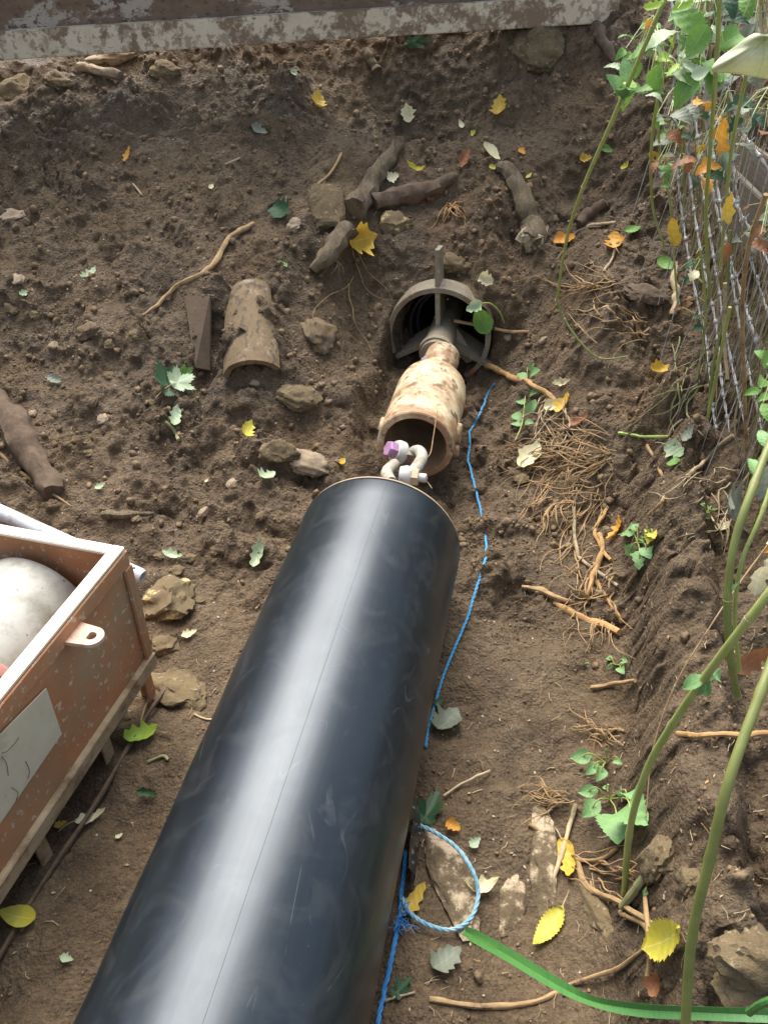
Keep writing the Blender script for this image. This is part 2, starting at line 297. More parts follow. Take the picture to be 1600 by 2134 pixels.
def pipe_mat():
    m, n, b, o = new_mat('black_polyethylene'); v = tc(n)
    st = tc(n, 'Object', (40, 1.2, 40)); st2 = tc(n, 'Object', (9, .8, 9))
    f1 = noise(n, st, 3, 5, .6); f2 = noise(n, st2, 2, 4, .6); sm = noise(n, v, 9, 5, .6, 1.5)
    c = mix(n, ramp(n, f2, .35, .7), (.006, .009, .012), (.012, .018, .021))
    sx = n.nodes.new('ShaderNodeSeparateXYZ'); n.links.new(v, sx.inputs[0]); ang = math_(n, 'ARCTAN2', sx.outputs[0], math_(n, 'SUBTRACT', sx.outputs[2], ZA))
    wig = math_(n, 'MULTIPLY', math_(n, 'SUBTRACT', noise(n, tc(n, 'Object', (0, 3, 0)), 1, 2), .5), .01)
    seam = 0
    for a_, w_ in ((.10, .0015), (.98, .0012), (-1.1, .0012)):
        q_ = math_(n, 'LESS_THAN', math_(n, 'ABSOLUTE', math_(n, 'ADD', math_(n, 'SUBTRACT', ang, a_), wig)), w_); seam = q_ if not hasattr(seam, 'links') else math_(n, 'MAXIMUM', seam, q_)
    dust = math_(n, 'MULTIPLY', ramp(n, sm, .50, .78), .07); c = mix(n, dust, c, (.26, .25, .22))
    # arc-shaped scuffs
    wv = n.nodes.new('ShaderNodeTexNoise'); wv.inputs['Scale'].default_value = 3.2; wv.inputs['Detail'].default_value = 1; wv.inputs['Distortion'].default_value = 1.2
    n.links.new(tc(n, 'Object', (2.2, .8, 2.2)), wv.inputs['Vector'])
    ln = math_(n, 'LESS_THAN', math_(n, 'ABSOLUTE', math_(n, 'SUBTRACT', wv.outputs['Fac'], .56)), .0028)
    ln = math_(n, 'MULTIPLY', ln, ramp(n, noise(n, v, 14, 3), .50, .62)); c = mix(n, math_(n, 'MULTIPLY', ln, .05), c, (.45, .46, .45))
    tiny = ramp(n, noise(n, tc(n, 'Object', (1, 1, 1)), 170, 2), .755, .79); c = mix(n, math_(n, 'MULTIPLY', tiny, .25), c, (.3, .28, .25))
    # long drag scratches and a skin of dried mud low on the sides
    for sc_, off_, w_, am in ((4, .47, .0013, .16),):
        t_ = n.nodes.new('ShaderNodeTexNoise'); t_.inputs['Scale'].default_value = 1; t_.inputs['Detail'].default_value = 0; t_.inputs['Distortion'].default_value = .3
        n.links.new(tc(n, 'Object', (sc_, sc_ * .22, sc_)), t_.inputs['Vector']); l_ = math_(n, 'LESS_THAN', math_(n, 'ABSOLUTE', math_(n, 'SUBTRACT', t_.outputs['Fac'], off_)), w_)
        l_ = math_(n, 'MULTIPLY', l_, ramp(n, noise(n, v, 4 + sc_, 3), .56, .64)); c = mix(n, math_(n, 'MULTIPLY', l_, am), c, (.42, .44, .44))
    lo_ = math_(n, 'MULTIPLY', ramp(n, math_(n, 'ABSOLUTE', ang), 1.15, 1.75), ramp(n, noise(n, v, 12, 5, .7), .38, .60)); c = mix(n, math_(n, 'MULTIPLY', lo_, .55), c, (.13, .095, .06))
    n.links.new(c, b.inputs['Base Color'])
    r = math_(n, 'ADD', math_(n, 'MULTIPLY', seam, .4), math_(n, 'ADD', .265, math_(n, 'ADD', math_(n, 'MULTIPLY', f1, .10), math_(n, 'MULTIPLY', ramp(n, sm, .4, .75), .07))))
    n.links.new(r, b.inputs['Roughness']); b.inputs['IOR'].default_value = 1.56; b.inputs['Specular Tint'].default_value = (.88, .95, 1, 1)
    bump(n, b, math_(n, 'SUBTRACT', math_(n, 'ADD', math_(n, 'MULTIPLY', f1, .5), math_(n, 'MULTIPLY', f2, 1.0)), math_(n, 'MULTIPLY', seam, 3)), .03, .003)
    return m
PIPE = pipe_mat()

# ---------------------------------------------------------------- mesh builder
ORG = {}
class MB:
    def __init__(s): s.v = []; s.f = []; s.uv = None; s.flat = False
    def add(s, vs, fs):
        k = len(s.v); s.v += [Vector(a) for a in vs]; s.f += [tuple(i + k for i in f) for f in fs]; return s
    def box(s, c, sz, M=None, bev=0):
        M = M or Matrix.Identity(3); hx, hy, hz_ = [a / 2 for a in sz]; c = Vector(c)
        if bev <= 0:
            vs = [c + M @ Vector((x * hx, y * hy, z * hz_)) for x in (-1, 1) for y in (-1, 1) for z in (-1, 1)]
            return s.add(vs, [(0, 1, 3, 2), (4, 6, 7, 5), (0, 4, 5, 1), (2, 3, 7, 6), (0, 2, 6, 4), (1, 5, 7, 3)])
        import bmesh
        bm = bmesh.new(); bmesh.ops.create_cube(bm, size=1)
        for v in bm.verts: v.co = Vector((v.co.x * sz[0], v.co.y * sz[1], v.co.z * sz[2]))
        bmesh.ops.bevel(bm, geom=list(bm.edges), offset=bev, segments=2, affect='EDGES')
        s.add([c + M @ v.co for v in bm.verts], [tuple(v.index for v in f.verts) for f in bm.faces]); bm.free(); return s
    def tube(s, pts, rad, n=8, cap=True, twist=0, ridge=0):
        pts = [Vector(p) for p in pts]; N = len(pts)
        if not hasattr(rad, '__len__'): rad = [rad] * N
        vs = []; up = None
        for i, p in enumerate(pts):
            t = (pts[min(i + 1, N - 1)] - pts[max(i - 1, 0)])
            t = t.normalized() if t.length > 1e-9 else Vector((0, 0, 1))
            if up is None: up = t.orthogonal().normalized()
            up = (up - t * up.dot(t)); up = up.normalized() if up.length > 1e-6 else t.orthogonal().normalized()
            b = t.cross(up)
            for k in range(n):
                a = 2 * math.pi * k / n; rr = rad[i]
                if ridge: rr *= 1 + ridge * math.cos(3 * (a + twist * i))
                vs.append(p + (up * math.cos(a) + b * math.sin(a)) * rr)
        fs = [(i * n + k, i * n + (k + 1) % n, (i + 1) * n + (k + 1) % n, (i + 1) * n + k) for i in range(N - 1) for k in range(n)]
        if cap: fs += [tuple(range(n))[::-1], tuple(range((N - 1) * n, N * n))]
        return s.add(vs, fs)
    def lathe(s, prof, o, ax, n=48, a0=0, a1=2 * math.pi, up=None):
        """prof: list of (along, radius); closed profile gives a solid"""
        o = Vector(o); ax = Vector(ax).normalized(); up = Vector(up or (0, 0, 1)); up = (up - ax * up.dot(ax)).normalized(); b = ax.cross(up)
        full = abs(a1 - a0 - 2 * math.pi) < 1e-6; m = n if full else n + 1; P = len(prof); vs = []
        for k in range(m):
            a = a0 + (a1 - a0) * k / n
            for (h, r) in prof: vs.append(o + ax * h + (up * math.cos(a) + b * math.sin(a)) * r)
        fs = []
        for k in range(n):
            k2 = (k + 1) % m
            for i in range(P - 1): fs.append((k * P + i, k * P + i + 1, k2 * P + i + 1, k2 * P + i))
        return s.add(vs, fs)
    def prism(s, poly, nrm_, th):
        nrm_ = Vector(nrm_).normalized(); k = len(poly); a = [Vector(p) for p in poly]; b = [p + nrm_ * th for p in a]
        return s.add(a + b, [tuple(range(k)), tuple(range(2 * k - 1, k - 1, -1))] + [(i, (i + 1) % k, k + (i + 1) % k, k + i) for i in range(k)])
def obj(name, mb, m, parent=None, smooth=True, local=False, uv=None, sharp=40):
    if parent is None:
        c = sum(mb.v, Vector()) / len(mb.v); c = Vector((c.x, c.y, min(v.z for v in mb.v))); off = c
    elif local: off = Vector()
    else: off = ORG[parent.name]
    me = bpy.data.meshes.new(name); me.from_pydata([tuple(v - off) for v in mb.v], [], mb.f); me.materials.append(m)
    import bmesh
    bm = bmesh.new(); bm.from_mesh(me); bmesh.ops.recalc_face_normals(bm, faces=bm.faces); bm.to_mesh(me); bm.free()
    if smooth:
        me.polygons.foreach_set('use_smooth', [True] * len(me.polygons)); me.set_sharp_from_angle(angle=R(sharp))
    if uv is not None:
        a = me.attributes.new('uvw', 'FLOAT_VECTOR', 'POINT'); a.data.foreach_set('vector', [c for q in uv for c in (*q, 0)])
    o = bpy.data.objects.new(name, me); col.objects.link(o)
    if parent is None: o.location = off; ORG[o.name] = off
    else: o.parent = parent; ORG[o.name] = off
    return o
def thing(name, loc, label, cat, group=None, rot=0):
    o = bpy.data.objects.new(name, None); col.objects.link(o); o.location = loc; o.rotation_euler = (0, 0, rot); o.empty_display_size = .05
    ORG[o.name] = Vector(loc); return tag(o, label, cat, group)
def tag(o, label, cat, group=None, kind=None):
    if label: o['label'] = label
    if cat: o['category'] = cat
    if group: o['group'] = group
    if kind: o['kind'] = kind
    return o
def smooth_path(pts, n=6):
    pts = [Vector(p) for p in pts]
    if len(pts) < 3: return [pts[0].lerp(pts[-1], i / n) for i in range(n + 1)]
    q = [pts[0] * 2 - pts[1]] + pts + [pts[-1] * 2 - pts[-2]]; out = []
    for i in range(1, len(q) - 2):
        a, b, c, d = q[i - 1:i + 3]
        for k in range(n):
            t = k / n; out.append(.5 * ((2 * b) + (c - a) * t + (2 * a - 5 * b + 4 * c - d) * t * t + (3 * b - a - 3 * c + d) * t ** 3))
    out.append(pts[-1]); return out

# ---------------------------------------------------------------- the ground
def build_ground():
    ny, nx = UU.shape
    X = UU * E1.x + SS * D.x; Y = UU * E1.y + SS * D.y; Z = HH
    # push steep faces sideways a little so the cut earth is not a clean height field
    gz = np.gradient(Z, axis=0) / np.maximum(np.gradient(SS, axis=0), 1e-6); st = np.clip(np.abs(gz) - .5, 0, 2) * (fade > .5)
    off = .010 * perlin(UU * 22, Z * 30 + SS * 6, 91) * st; X = X + off * D.x; Y = Y + off * D.y
    co = np.stack([X, Y, Z], -1).reshape(-1, 3)
    i = np.arange(ny * nx).reshape(ny, nx); q = np.stack([i[:-1, :-1], i[:-1, 1:], i[1:, 1:], i[1:, :-1]], -1).reshape(-1, 4)
    cu = ((UU[:-1, :-1] + UU[1:, 1:]) / 2).ravel(); cs = ((SS[:-1, :-1] + SS[1:, 1:]) / 2).ravel(); cz = ((Z[:-1, :-1] + Z[1:, 1:]) / 2).ravel()
    hole = (np.hypot(cu - UA, cz - ZA) < .192) & (cs > 3.02) & (cs < 3.6)
    q = q[~hole]
    me = bpy.data.meshes.new('ground'); me.vertices.add(len(co)); me.vertices.foreach_set('co', co.ravel())
    me.loops.add(q.size); me.loops.foreach_set('vertex_index', q.ravel()); me.polygons.add(len(q))
    me.polygons.foreach_set('loop_start', np.arange(0, q.size, 4)); me.polygons.foreach_set('loop_total', np.full(len(q), 4))
    me.polygons.foreach_set('use_smooth', np.ones(len(q), bool)); me.update(calc_edges=True); me.validate(); me.materials.append(SOIL)
    o = bpy.data.objects.new('ground', me); col.objects.link(o); o['kind'] = 'structure'; o['label'] = 'freshly dug brown earth of the trench floor and its sloping sides'
    t = MB(); prof = [(-.04, .199), (.06, .2), (.12, .198), (.18, .202), (.25, .2), (.35, .2), (.45, .205), (.6, .205), (1.3, .2), (1.3, .001)]
    t.lathe(prof, US(UA, 3.16, ZA), D, 60)
    for v in t.v: q_ = v * 19; v.z += .010 * math.sin(q_.x * 1.3 + q_.y) + (.03 if v.z < ZA - .05 and v.y > 3.2 else 0); v.x += .007 * math.sin(q_.z + q_.y * 1.4)
    o = obj('tunnel_wall', t, TUN); o['kind'] = 'structure'; o['label'] = 'dark round bore running into the earth behind the steel ring'
build_ground()

# soil crumbs: nobody could count them
def crumbs():
    import bmesh
    tmpl = []
    for sub in (1, 2):
        bm = bmesh.new(); bmesh.ops.create_icosphere(bm, subdivisions=sub, radius=1)
        tmpl.append((np.array([v.co[:] for v in bm.verts]), np.array([[v.index for v in f.verts] for f in bm.faces]))); bm.free()
    V = []; Fs = []; k = 0; n = 0
    while n < 30000:
        px = rng.uniform(-40, 1640); py = rng.uniform(60, 2160)
        # sampled over the ground itself
        u = rng.uniform(-2.3, 1.1); s = rng.uniform(.35, 4.4)
        rg = .2 + .8 * float(sst(1.3, 2.1, s)); rg = max(rg, .45 * float(sst(.2, .45, u)))
        dens = .5 + .9 * float(perlin(np.array(u * 3.1), np.array(s * 3.1), 55)); 
        if rng.rand() > rg * max(.08, dens): continue
        if s > 1.0 and s < 3.2 and abs(u - UA) < .2: continue
        r = .0015 + .0034 * rng.rand() ** 2.2 + (.012 * rng.rand() ** 2 if rng.rand() < .10 * rg ** 2 else 0)
        if rng.rand() < .006 * rg: r += .012 * rng.rand()
        t = tmpl[1] if r > .008 else tmpl[0]
        a = t[0].copy(); sc3 = rng.uniform(.6, 1.25, 3) * r; a = a * (1 + .5 * (rng.rand(len(a), 1) - .5)) * sc3 + .35 * r * (rng.rand(*a.shape) - .5)
        q = Quaternion(Vector(rng.normal(size=3)).normalized(), rng.rand() * 6.3).to_matrix(); a = a @ np.array(q)
        p = US(u, s, 0); p.z = H(u, s) + r * .3; V.append(a + np.array(p)); Fs.append(t[1] + k); k += len(a); n += 1
    V = np.concatenate(V); Fq = np.concatenate(Fs)
    me = bpy.data.meshes.new('soil_crumbs'); me.vertices.add(len(V)); me.vertices.foreach_set('co', V.ravel()); me.loops.add(Fq.size)
    me.loops.foreach_set('vertex_index', Fq.ravel()); me.polygons.add(len(Fq)); me.polygons.foreach_set('loop_start', np.arange(0, Fq.size, 3)); me.polygons.foreach_set('loop_total', np.full(len(Fq), 3))
    me.update(calc_edges=True); me.materials.append(CRUMB)
    o = bpy.data.objects.new('soil_crumbs', me); col.objects.link(o); tag(o, 'loose crumbs of earth scattered over the dug slope', 'soil', None, 'stuff')
crumbs()

def litter():
    rs = random.Random(5); mb = MB(); mc = MB()
    for i in range(900):
        px, py = rs.uniform(0, 1600), rs.uniform(130, 2130)
        if rs.random() < .5: px = rs.uniform(850, 1600)
        p = hit(px, py)
        if abs(p.dot(E1) - UA) < .24 and p.dot(D) < 3.1: continue
        p.z += .003; a = rs.uniform(0, 6.28); N = nrm(p); X = Vector((math.cos(a), math.sin(a), 0)); X = (X - N * X.dot(N)).normalized(); Y = N.cross(X)
        if rs.random() < .55:
            l = rs.uniform(.008, .035); q = [p - X * l / 2, p + Y * rs.uniform(-.004, .004) + N * .002, p + X * l / 2 + N * rs.uniform(0, .004)]
            (mb if rs.random() < .6 else mc).tube(q, rs.uniform(.0004, .001), 4)
        else:
            l = rs.uniform(.002, .0065); w_ = l * rs.uniform(.3, .8); k = rs.uniform(-.4, .4)
            pl = [p + X * l + N * k * l, p + Y * w_, p - X * l * .9, p - Y * w_ * .8]; (mb if rs.random() < .6 else mc).prism(pl, N, .0006)
    tag(obj('plant_litter', mb, STRAW, smooth=False), 'pale straw bits and chips strewn over the earth', 'plant litter', None, 'stuff')
    tag(obj('bark_litter', mc, ROOT, smooth=False), 'brown bark bits and root hairs strewn over the earth', 'plant litter', None, 'stuff')

# ---------------------------------------------------------------- black pipe
def black_pipe():
    t = thing('black_pipe', US(UA, 0, 0), 'big black glossy plastic pipe lying along the trench floor', 'pipe', rot=-YAW)
    e = 1.755; b = MB()
    ys = [-1.4, -.9] + list(np.linspace(-.6, e - .012, 40)) + [e - .004, e]
    prof = [(y, PR + .0010 * math.sin(y * 7) + .0006 * math.sin(y * 23)) for y in ys[:-2]] + [(e - .004, PR - .001), (e - .001, PR - .004)]
    prof += [(e - .001, PR - .026), (e - .05, PR - .027), (-1.4, PR - .027), (-1.4, PR)]
    b.lathe(prof, (0, 0, ZA), (0, 1, 0), 160); obj('pipe_wall', b, PIPE, t, local=True)
    c = MB(); c.lathe([(e - .0035, PR - .0005), (e + .004, PR - .002), (e + .007, PR - .008), (e + .007, PR - .024), (e - .0005, PR - .027), (e - .0005, PR - .0035)], (0, 0, ZA), (0, 1, 0), 120)
    obj('cut_edge', c, gen('edge_tan', (.30, .22, .14), (.38, .29, .19), 14, rough=.75), t, local=True)
    p = MB(); p.lathe([(e - .03, .001), (e - .03, PR - .0275), (e - .01, PR - .0275), (e - .01, .045), (e + .05, .04), (e + .05, .001)], (0, 0, ZA), (0, 1, 0), 60)
    obj('end_plate', p, STEEL, t, local=True)
    g = MB()
    for sx in (-.085, .045): g.box((sx, e + .07, ZA + .015), (.022, .17, .12), bev=.008)
    lg = obj('towing_lug', g, GALV, t, local=True)
black_pipe()

# ---------------------------------------------------------------- pulling barrel, shackles, bursting ring
def A(s, du=0, dz=0): return US(UA + du, s, ZA + dz)
def barrel():
    t = thing('pulling_barrel', US(UA, 2.5, .05), 'cream and rust steel barrel open towards the pipe end', 'towing head')
    o = A(2.275, .012, 0); b = MB(); r = .127; k = .104
    prof = [(0, k), (0, k + .006), (0, r - .004), (.004, r), (.345, r), (.39, r - .005), (.425, r - .02), (.447, r - .042), (.46, .072), (.468, .05)]
    prof += [(.45, .045), (.42, .06), (.36, .09), (.30, k), (0, k)]
    b.lathe(prof, o, D, 72); sh = obj('barrel_shell', b, BARREL, t)
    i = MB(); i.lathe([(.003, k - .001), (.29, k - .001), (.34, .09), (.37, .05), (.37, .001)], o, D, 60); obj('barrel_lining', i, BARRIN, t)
    for sg in (-1, 1):
        for (ss, rr) in ((.12, .036), (.075, .022)) if sg > 0 else ((.115, .034),):
            p = MB(); c = o + D * ss + E1 * sg * (r - .004) + Vector((0, 0, -.01 if rr > .03 else -.05)); p.lathe([(0, .001), (0, rr), (.012, rr), (.016, rr - .004), (.016, .001)], c, E1 * sg, 28); obj('side_boss', p, BARREL, t)
    n = MB(); n.lathe([(.44, .052), (.50, .058), (.51, .064), (.53, .064), (.54, .056), (.60, .06), (.63, .068), (.66, .066), (.67, .05)], o, D, 36); obj('neck', n, BARREL, t)
    pl = MB(); pl.box(o + D * .56 + E1 * -.058 + Vector((0, 0, -.01)), (.03, .09, .08), Matrix.Rotation(-YAW, 3, 'Z'), .008); obj('neck_lug', pl, gen('purple_grey', (.22, .14, .15), (.3, .19, .19), 12, rough=.7), t)
barrel()
def shackles():
    # first: big purple hex pin and white collar in the barrel's mouth
    c = atY(868, 955, 2.13)
    t = thing('bow_shackle', c, 'bow shackle with purple hexagonal pin head and white collar in barrel mouth', 'shackle')
    hd = atY(826, 941, 2.235); ax = (atY(880, 968, 2.235) - hd).normalized() * 1.0; ax = (ax + D * .28 + Vector((0, 0, -.05))).normalized()
    b = MB(); b.lathe([(-.036, .001), (-.036, .024), (-.030, .028), (-.008, .028), (-.008, .001)], hd, ax, 6); obj('pin_head', b, PURPLE, t, smooth=False)
    b = MB(); b.lathe([(-.008, .001), (-.008, .034), (.002, .039), (.020, .039), (.028, .032), (.028, .001)], hd, ax, 36); obj('collar', b, NUTW, t)
    b = MB(); b.tube([hd + ax * .03, hd + ax * .095], .019, 20); obj('pin', b, PURPLE, t)
    b = MB(); q = [hd + ax * .055 + Vector((0, 0, -.03)) - D * .02, hd + ax * .03 + Vector((0, 0, -.07)) - D * .08, hd + ax * .06 + Vector((0, 0, -.085)) - D * .14]
    b.tube(smooth_path([atY(822, 968, 2.15), atY(806, 985, 2.08), atY(815, 1006, 2.0)], 6), [.019] * 13, 14)
    obj('bow', b, GALV, t)
    c2 = atY(855, 985, 2.03)
    t2 = thing('bow_shackle', c2, 'muddy grey bow shackle with tan nut beside the pipe end', 'shackle')
    b = MB(); b.tube(smooth_path([atY(858, 952, 2.20), atY(862, 942, 2.21), atY(873, 940, 2.19), atY(879, 952, 2.15), atY(872, 968, 2.09), atY(856, 990, 2.0)], 7), .0185, 16); obj('bow', b, GALV, t2)
    e = atY(846, 992, 1.96); b = MB(); b.lathe([(-.016, .001), (-.018, .026), (0, .031), (.016, .026), (.018, .001)], e, E1, 28); obj('eye_end', b, NUTW, t2)
    b = MB(); b.lathe([(.012, .001), (.012, .026), (.036, .026), (.036, .001)], e, E1, 6); obj('nut', b, NUT, t2, smooth=False)
    b = MB(); b.lathe([(.036, .001), (.036, .013), (.058, .013), (.06, .01), (.06, .001)], e, E1, 20); obj('pin_end', b, NUTW, t2)
    b = MB(); b.lathe([(.060, .001), (.060, .007), (.062, .006), (.062, .001)], e + Vector((0, 0, -.003)), E1, 12); obj('paint_mark', b, PURPLE, t2)
    wv = MB(); wv.tube(smooth_path([atY(878, 958, 2.12), atY(888, 955, 2.14), atY(897, 943, 2.17), atY(902, 915, 2.22), atY(911, 856, 2.32)], 6), .0016, 6)
    tag(obj('steel_wire', wv, ROOT), 'thin bent wire sticking up in front of the cream barrel', 'wire')
    wv = MB(); wv.tube(smooth_path([atY(880, 992, 2.0), atY(890, 1004, 2.0), atY(900, 1018, 1.98)], 4), .0012, 6)
    tag(obj('steel_wire', wv, STRAW), 'short thin wire trailing from the shackle nut onto soil', 'wire')
shackles()
def ring():
    t = thing('bursting_head', US(UA, 3.16, .01), 'steel cutting ring with fins round a shaft at the bore mouth', 'cutter ring')
    o = A(3.10, -.030, 0); r = .213
    b = MB(); prof = [(0, r - .021), (0, r - .002), (.003, r), (.10, r), (.10, r - .016), (0, r - .021)]
    Nn = 84; a0, a1 = -2.28, 2.05       # 0 is the top, positive turns to the viewer's left
    # lathe's b axis = ax x up ; D x Z = E1 -> positive angle goes right
    b.lathe(prof, o, D, Nn, a0 + .28, a1 + .45); 
    n0 = 0
    P = len(prof); b.f.append(tuple(range(P - 1))); b.f.append(tuple(range(Nn * P, Nn * P + P - 1))[::-1]); obj('ring_band', b, STEEL, t)
    def fin(ang, r0, r1, th=.019, ln=.12, back=.0):
        c = MB(); dr = E1 * math.sin(ang) + Vector((0, 0, math.cos(ang))); sd_ = dr.cross(D).normalized()
        a = o + dr * r0 - sd_ * th / 2 + D * (-.006); poly = [a, o + dr * r1 - sd_ * th / 2 + D * (.0 + back), o + dr * (r1 - .015) - sd_ * th / 2 + D * ln, o + dr * r0 - sd_ * th / 2 + D * (ln + .05)]
        c.prism(poly, sd_, th); return c
    obj('fin', fin(-.06, .052, .355, back=.02), STEEL, t)
    obj('fin', fin(2.02, .052, .26, th=.022), STEEL, t)
    obj('fin', fin(-2.1, .052, .20), STEEL, t)
    s = MB(); s.lathe([(-.16, .001), (-.16, .06), (-.13, .062), (.0, .058), (.30, .054), (.5, .052), (.5, .001)], o + E1 * .012, D, 36); obj('shaft', s, STEEL, t)
    c = MB(); c.lathe([(-.02, .057), (-.02, .069), (.0, .071), (.015, .064), (.015, .05)], o + E1 * .012 - D * .12, D, 36); obj('collar', c, STEEL, t)
    w_ = MB(); w_.prism([o + E1 * .04 + Vector((0, 0, -.03)) + D * .02, o + E1 * .12 + Vector((0, 0, -.11)) + D * .02, o + E1 * .16 + Vector((0, 0, -.09)) + D * .02, o + E1 * .07 + Vector((0, 0, .02)) + D * .06], D, .012); obj('gusset', w_, STEEL, t)
    d = MB(); an = 2.30; d.lathe([(-.003, .001), (-.003, .009), (0, .010)], o + (E1 * math.sin(an) + Vector((0, 0, math.cos(an)))) * (r - .009), D, 12); obj('paint_dot', d, REDP, t)
    for k in range(2):
        h = MB(); rr = .165 - .022 * k; h.tube([A(3.22 + .05 * k) + (E1 * math.sin(a) + Vector((0, 0, math.cos(a)))) * rr for a in np.linspace(-2.0, -.5, 24)], .006, 8)
        tag(obj('black_hose', h, BLACKH), ['outer curved black hose inside the left of the bore', 'inner curved black hose inside the left of the bore'][k], 'hose')
ring()

# ---------------------------------------------------------------- steel beam over the far end
def beam():
    a = atY(-330, 147, 3.90); b = atY(1287, 47, 4.22); dr = (b - a).normalized(); ln = (b - a).length
    up = Vector((0, 0, 1)); up = (up - dr * up.dot(dr)).normalized(); f = dr.cross(up)      # f points away from camera? fixed below
    if f.y < 0: f = -f
    M = Matrix((dr, f, up)).transposed()
    t = thing('steel_beam', a, 'mud splashed steel beam spanning the top of the trench end', 'beam')
    c = MB(); c.box(a + dr * ln / 2 + up * .053 + f * .035, (ln, .07, .106), M, .004); obj('bottom_lip', c, LIP, t)
    c = MB(); c.box(a + dr * (ln / 2 - .01) + up * .33 + f * .085, (ln - .02, .02, .60), M, .002); obj('web_plate', c, BEAM, t)
    c = MB(); c.box(a + dr * (ln / 2 - .006) + up * .655 + f * .05, (ln - .01, .09, .02), M, .004); obj('top_flange', c, BEAM, t)
beam()

# ---------------------------------------------------------------- steel tank frame at left
def tank():
    C0 = atZ(261, 1142, .5); bd = Vector((-.119, -.443, 0)).normalized(); bw = Vector((-bd.y * -1, 0, 0)); bw = Vector((-.443, .119, 0)).normalized()
    # bd runs towards the camera, bw runs away to the left
    LN, WD, zt, zb = 1.15, .62, .5, .125; M = Matrix((bw, -bd, Vector((0, 0, 1)))).transposed()
    t = thing('equipment_frame', C0 - Vector((0, 0, .5)), 'rust red steel tray frame on short legs with pale dusty rim', 'steel tray')
    def P(a, b, z): return Vector((C0.x, C0.y, 0)) + bd * a + bw * b + Vector((0, 0, z))
    th = .008
    w1 = MB(); w1.box(P(LN / 2, th / 2 + .004, (zt + zb) / 2 - .004), (th, LN - .004, zt - zb - .012), M); obj('side_panel', w1, RUST, t)
    w1 = MB(); w1.box(P(LN / 2, WD - th / 2, (zt + zb) / 2 - .004), (th, LN - .004, zt - zb - .012), M); obj('side_panel', w1, RUST, t)
    for a in (.006, LN - .006):
        w1 = MB(); w1.box(P(a, WD / 2, (zt + zb) / 2 - .004), (WD - .03, th, zt - zb - .012), M); obj('end_panel', w1, RUST, t)
    fl = MB(); fl.box(P(LN / 2, WD / 2, zb + .01), (WD - .03, LN - .03, .006), M); obj('tray_floor', fl, RUST, t)
    rm = MB(); rw = .030
    rm.box(P(LN / 2, rw / 2, zt), (rw, LN, .010), M, .002); rm.box(P(LN / 2, WD - rw / 2, zt), (rw, LN, .010), M, .002)
    rm.box(P(rw / 2, WD / 2, zt - .0005), (WD - 2 * rw - .001, rw, .010), M, .002); rm.box(P(LN - rw / 2, WD / 2, zt - .0005), (WD - 2 * rw - .001, rw, .010), M, .002)
    obj('rim', rm, RIM, t)
    ap = MB(); ap.box(P(LN / 2, -.001, zt - .026), (.006, LN, .040), M, .001); obj('rim_skirt', ap, RUST, t)
    br = MB(); br.box(P(LN / 2, -.004, zb + .018), (.016, LN + .004, .042), M, .002); obj('bottom_rail', br, DUSTY, t)
    cp_ = MB(); cp_.box(P(.012, -.003, (zt + zb) / 2 - .01), (.008, .028, zt - zb - .075), M, .001); obj('corner_strip', cp_, RUST, t)
    for a_ in (.55, .72, .9):
        bt = MB(); bt.lathe([(0, .001), (0, .008), (.005, .007), (.006, .001)], P(a_, -.004, zt - .028), -bw, 6); obj('bolt', bt, STEEL, t, smooth=False)
    wd = MB(); wd.tube([P(.012 + .0007 * math.sin(i * 2.1), -.006, zb + .05 + (zt - zb - .1) * i / 40) for i in range(41)], [.0022 + .0007 * math.sin(i * 2.3) for i in range(41)], 6); obj('weld_bead', wd, RUST, t)
    # lifting eye
    ey = P(.235, -.0045, zt - .045); e = MB(); k = 20; out = []; inn = []
    def T(x, y, z=0): return ey + bd * x - bw * y + Vector((0, 0, z))
    outer = [(-.030, 0)] + [(-.026 * math.cos(a), .042 + .026 * math.sin(a)) for a in np.linspace(0, math.pi, k - 2)] + [(.030, 0)]
    outer = outer[:k]; inner = [(-.011 * math.cos(a), .042 + .011 * math.sin(a)) for a in np.linspace(-math.pi * .25, math.pi * 1.25, k)]
    vs = [T(*p, z) for z in (0, .009) for p in outer] + [T(*p, z) for z in (0, .009) for p in inner]; fs = []
    for i in range(k - 1):
        fs += [(i, i + 1, 2 * k + i + 1, 2 * k + i), (k + i, 3 * k + i, 3 * k + i + 1, k + i + 1), (i, k + i, k + i + 1, i + 1), (2 * k + i, 2 * k + i + 1, 3 * k + i + 1, 3 * k + i)]
    fs += [(k - 1, 0, 2 * k, 3 * k - 1), (2 * k - 1, 4 * k - 1, 3 * k, k), (0, k - 1, 2 * k - 1, k), (2 * k, 3 * k, 4 * k - 1, 3 * k - 1)]
    e.add(vs, fs); obj('lifting_eye', e, gen('eye_paint', (.58, .36, .24), (.66, .46, .33), 12, rough=.6, c3=(.36, .14, .07), s3=14, lo3=.55, hi3=.7), t, smooth=False)
    # cream plate on the side: corners read in the plane of the panel
    def side(px, py):
        r = ray(px, py); n_ = -bw; o_ = P(0, -.0005, 0); tt = (o_ - CAM).dot(n_) / r.dot(n_); return CAM + r * tt
    q = [side(95, 1434), side(127, 1529), side(-60, 1800), side(-60, 1590)]
    pm = MB(); pm.prism(q, -bw, .003); pl = obj('cream_plate', pm, PLATE, t, smooth=False)
    sc_ = MB()
    for pts in ([(0, 1568), (12, 1564), (30, 1545), (36, 1535)], [(0, 1575), (10, 1590), (14, 1615)], [(50, 1585), (58, 1605), (55, 1622)], [(20, 1640), (34, 1650), (30, 1668)]):
        sc_.tube([side(*p) - bw * .0045 for p in smooth_path([(a, b, 0) for a, b in pts], 4) for p in [(p.x, p.y)]], .0006, 5)
    obj('scrawl', sc_, CLAYD, pl)
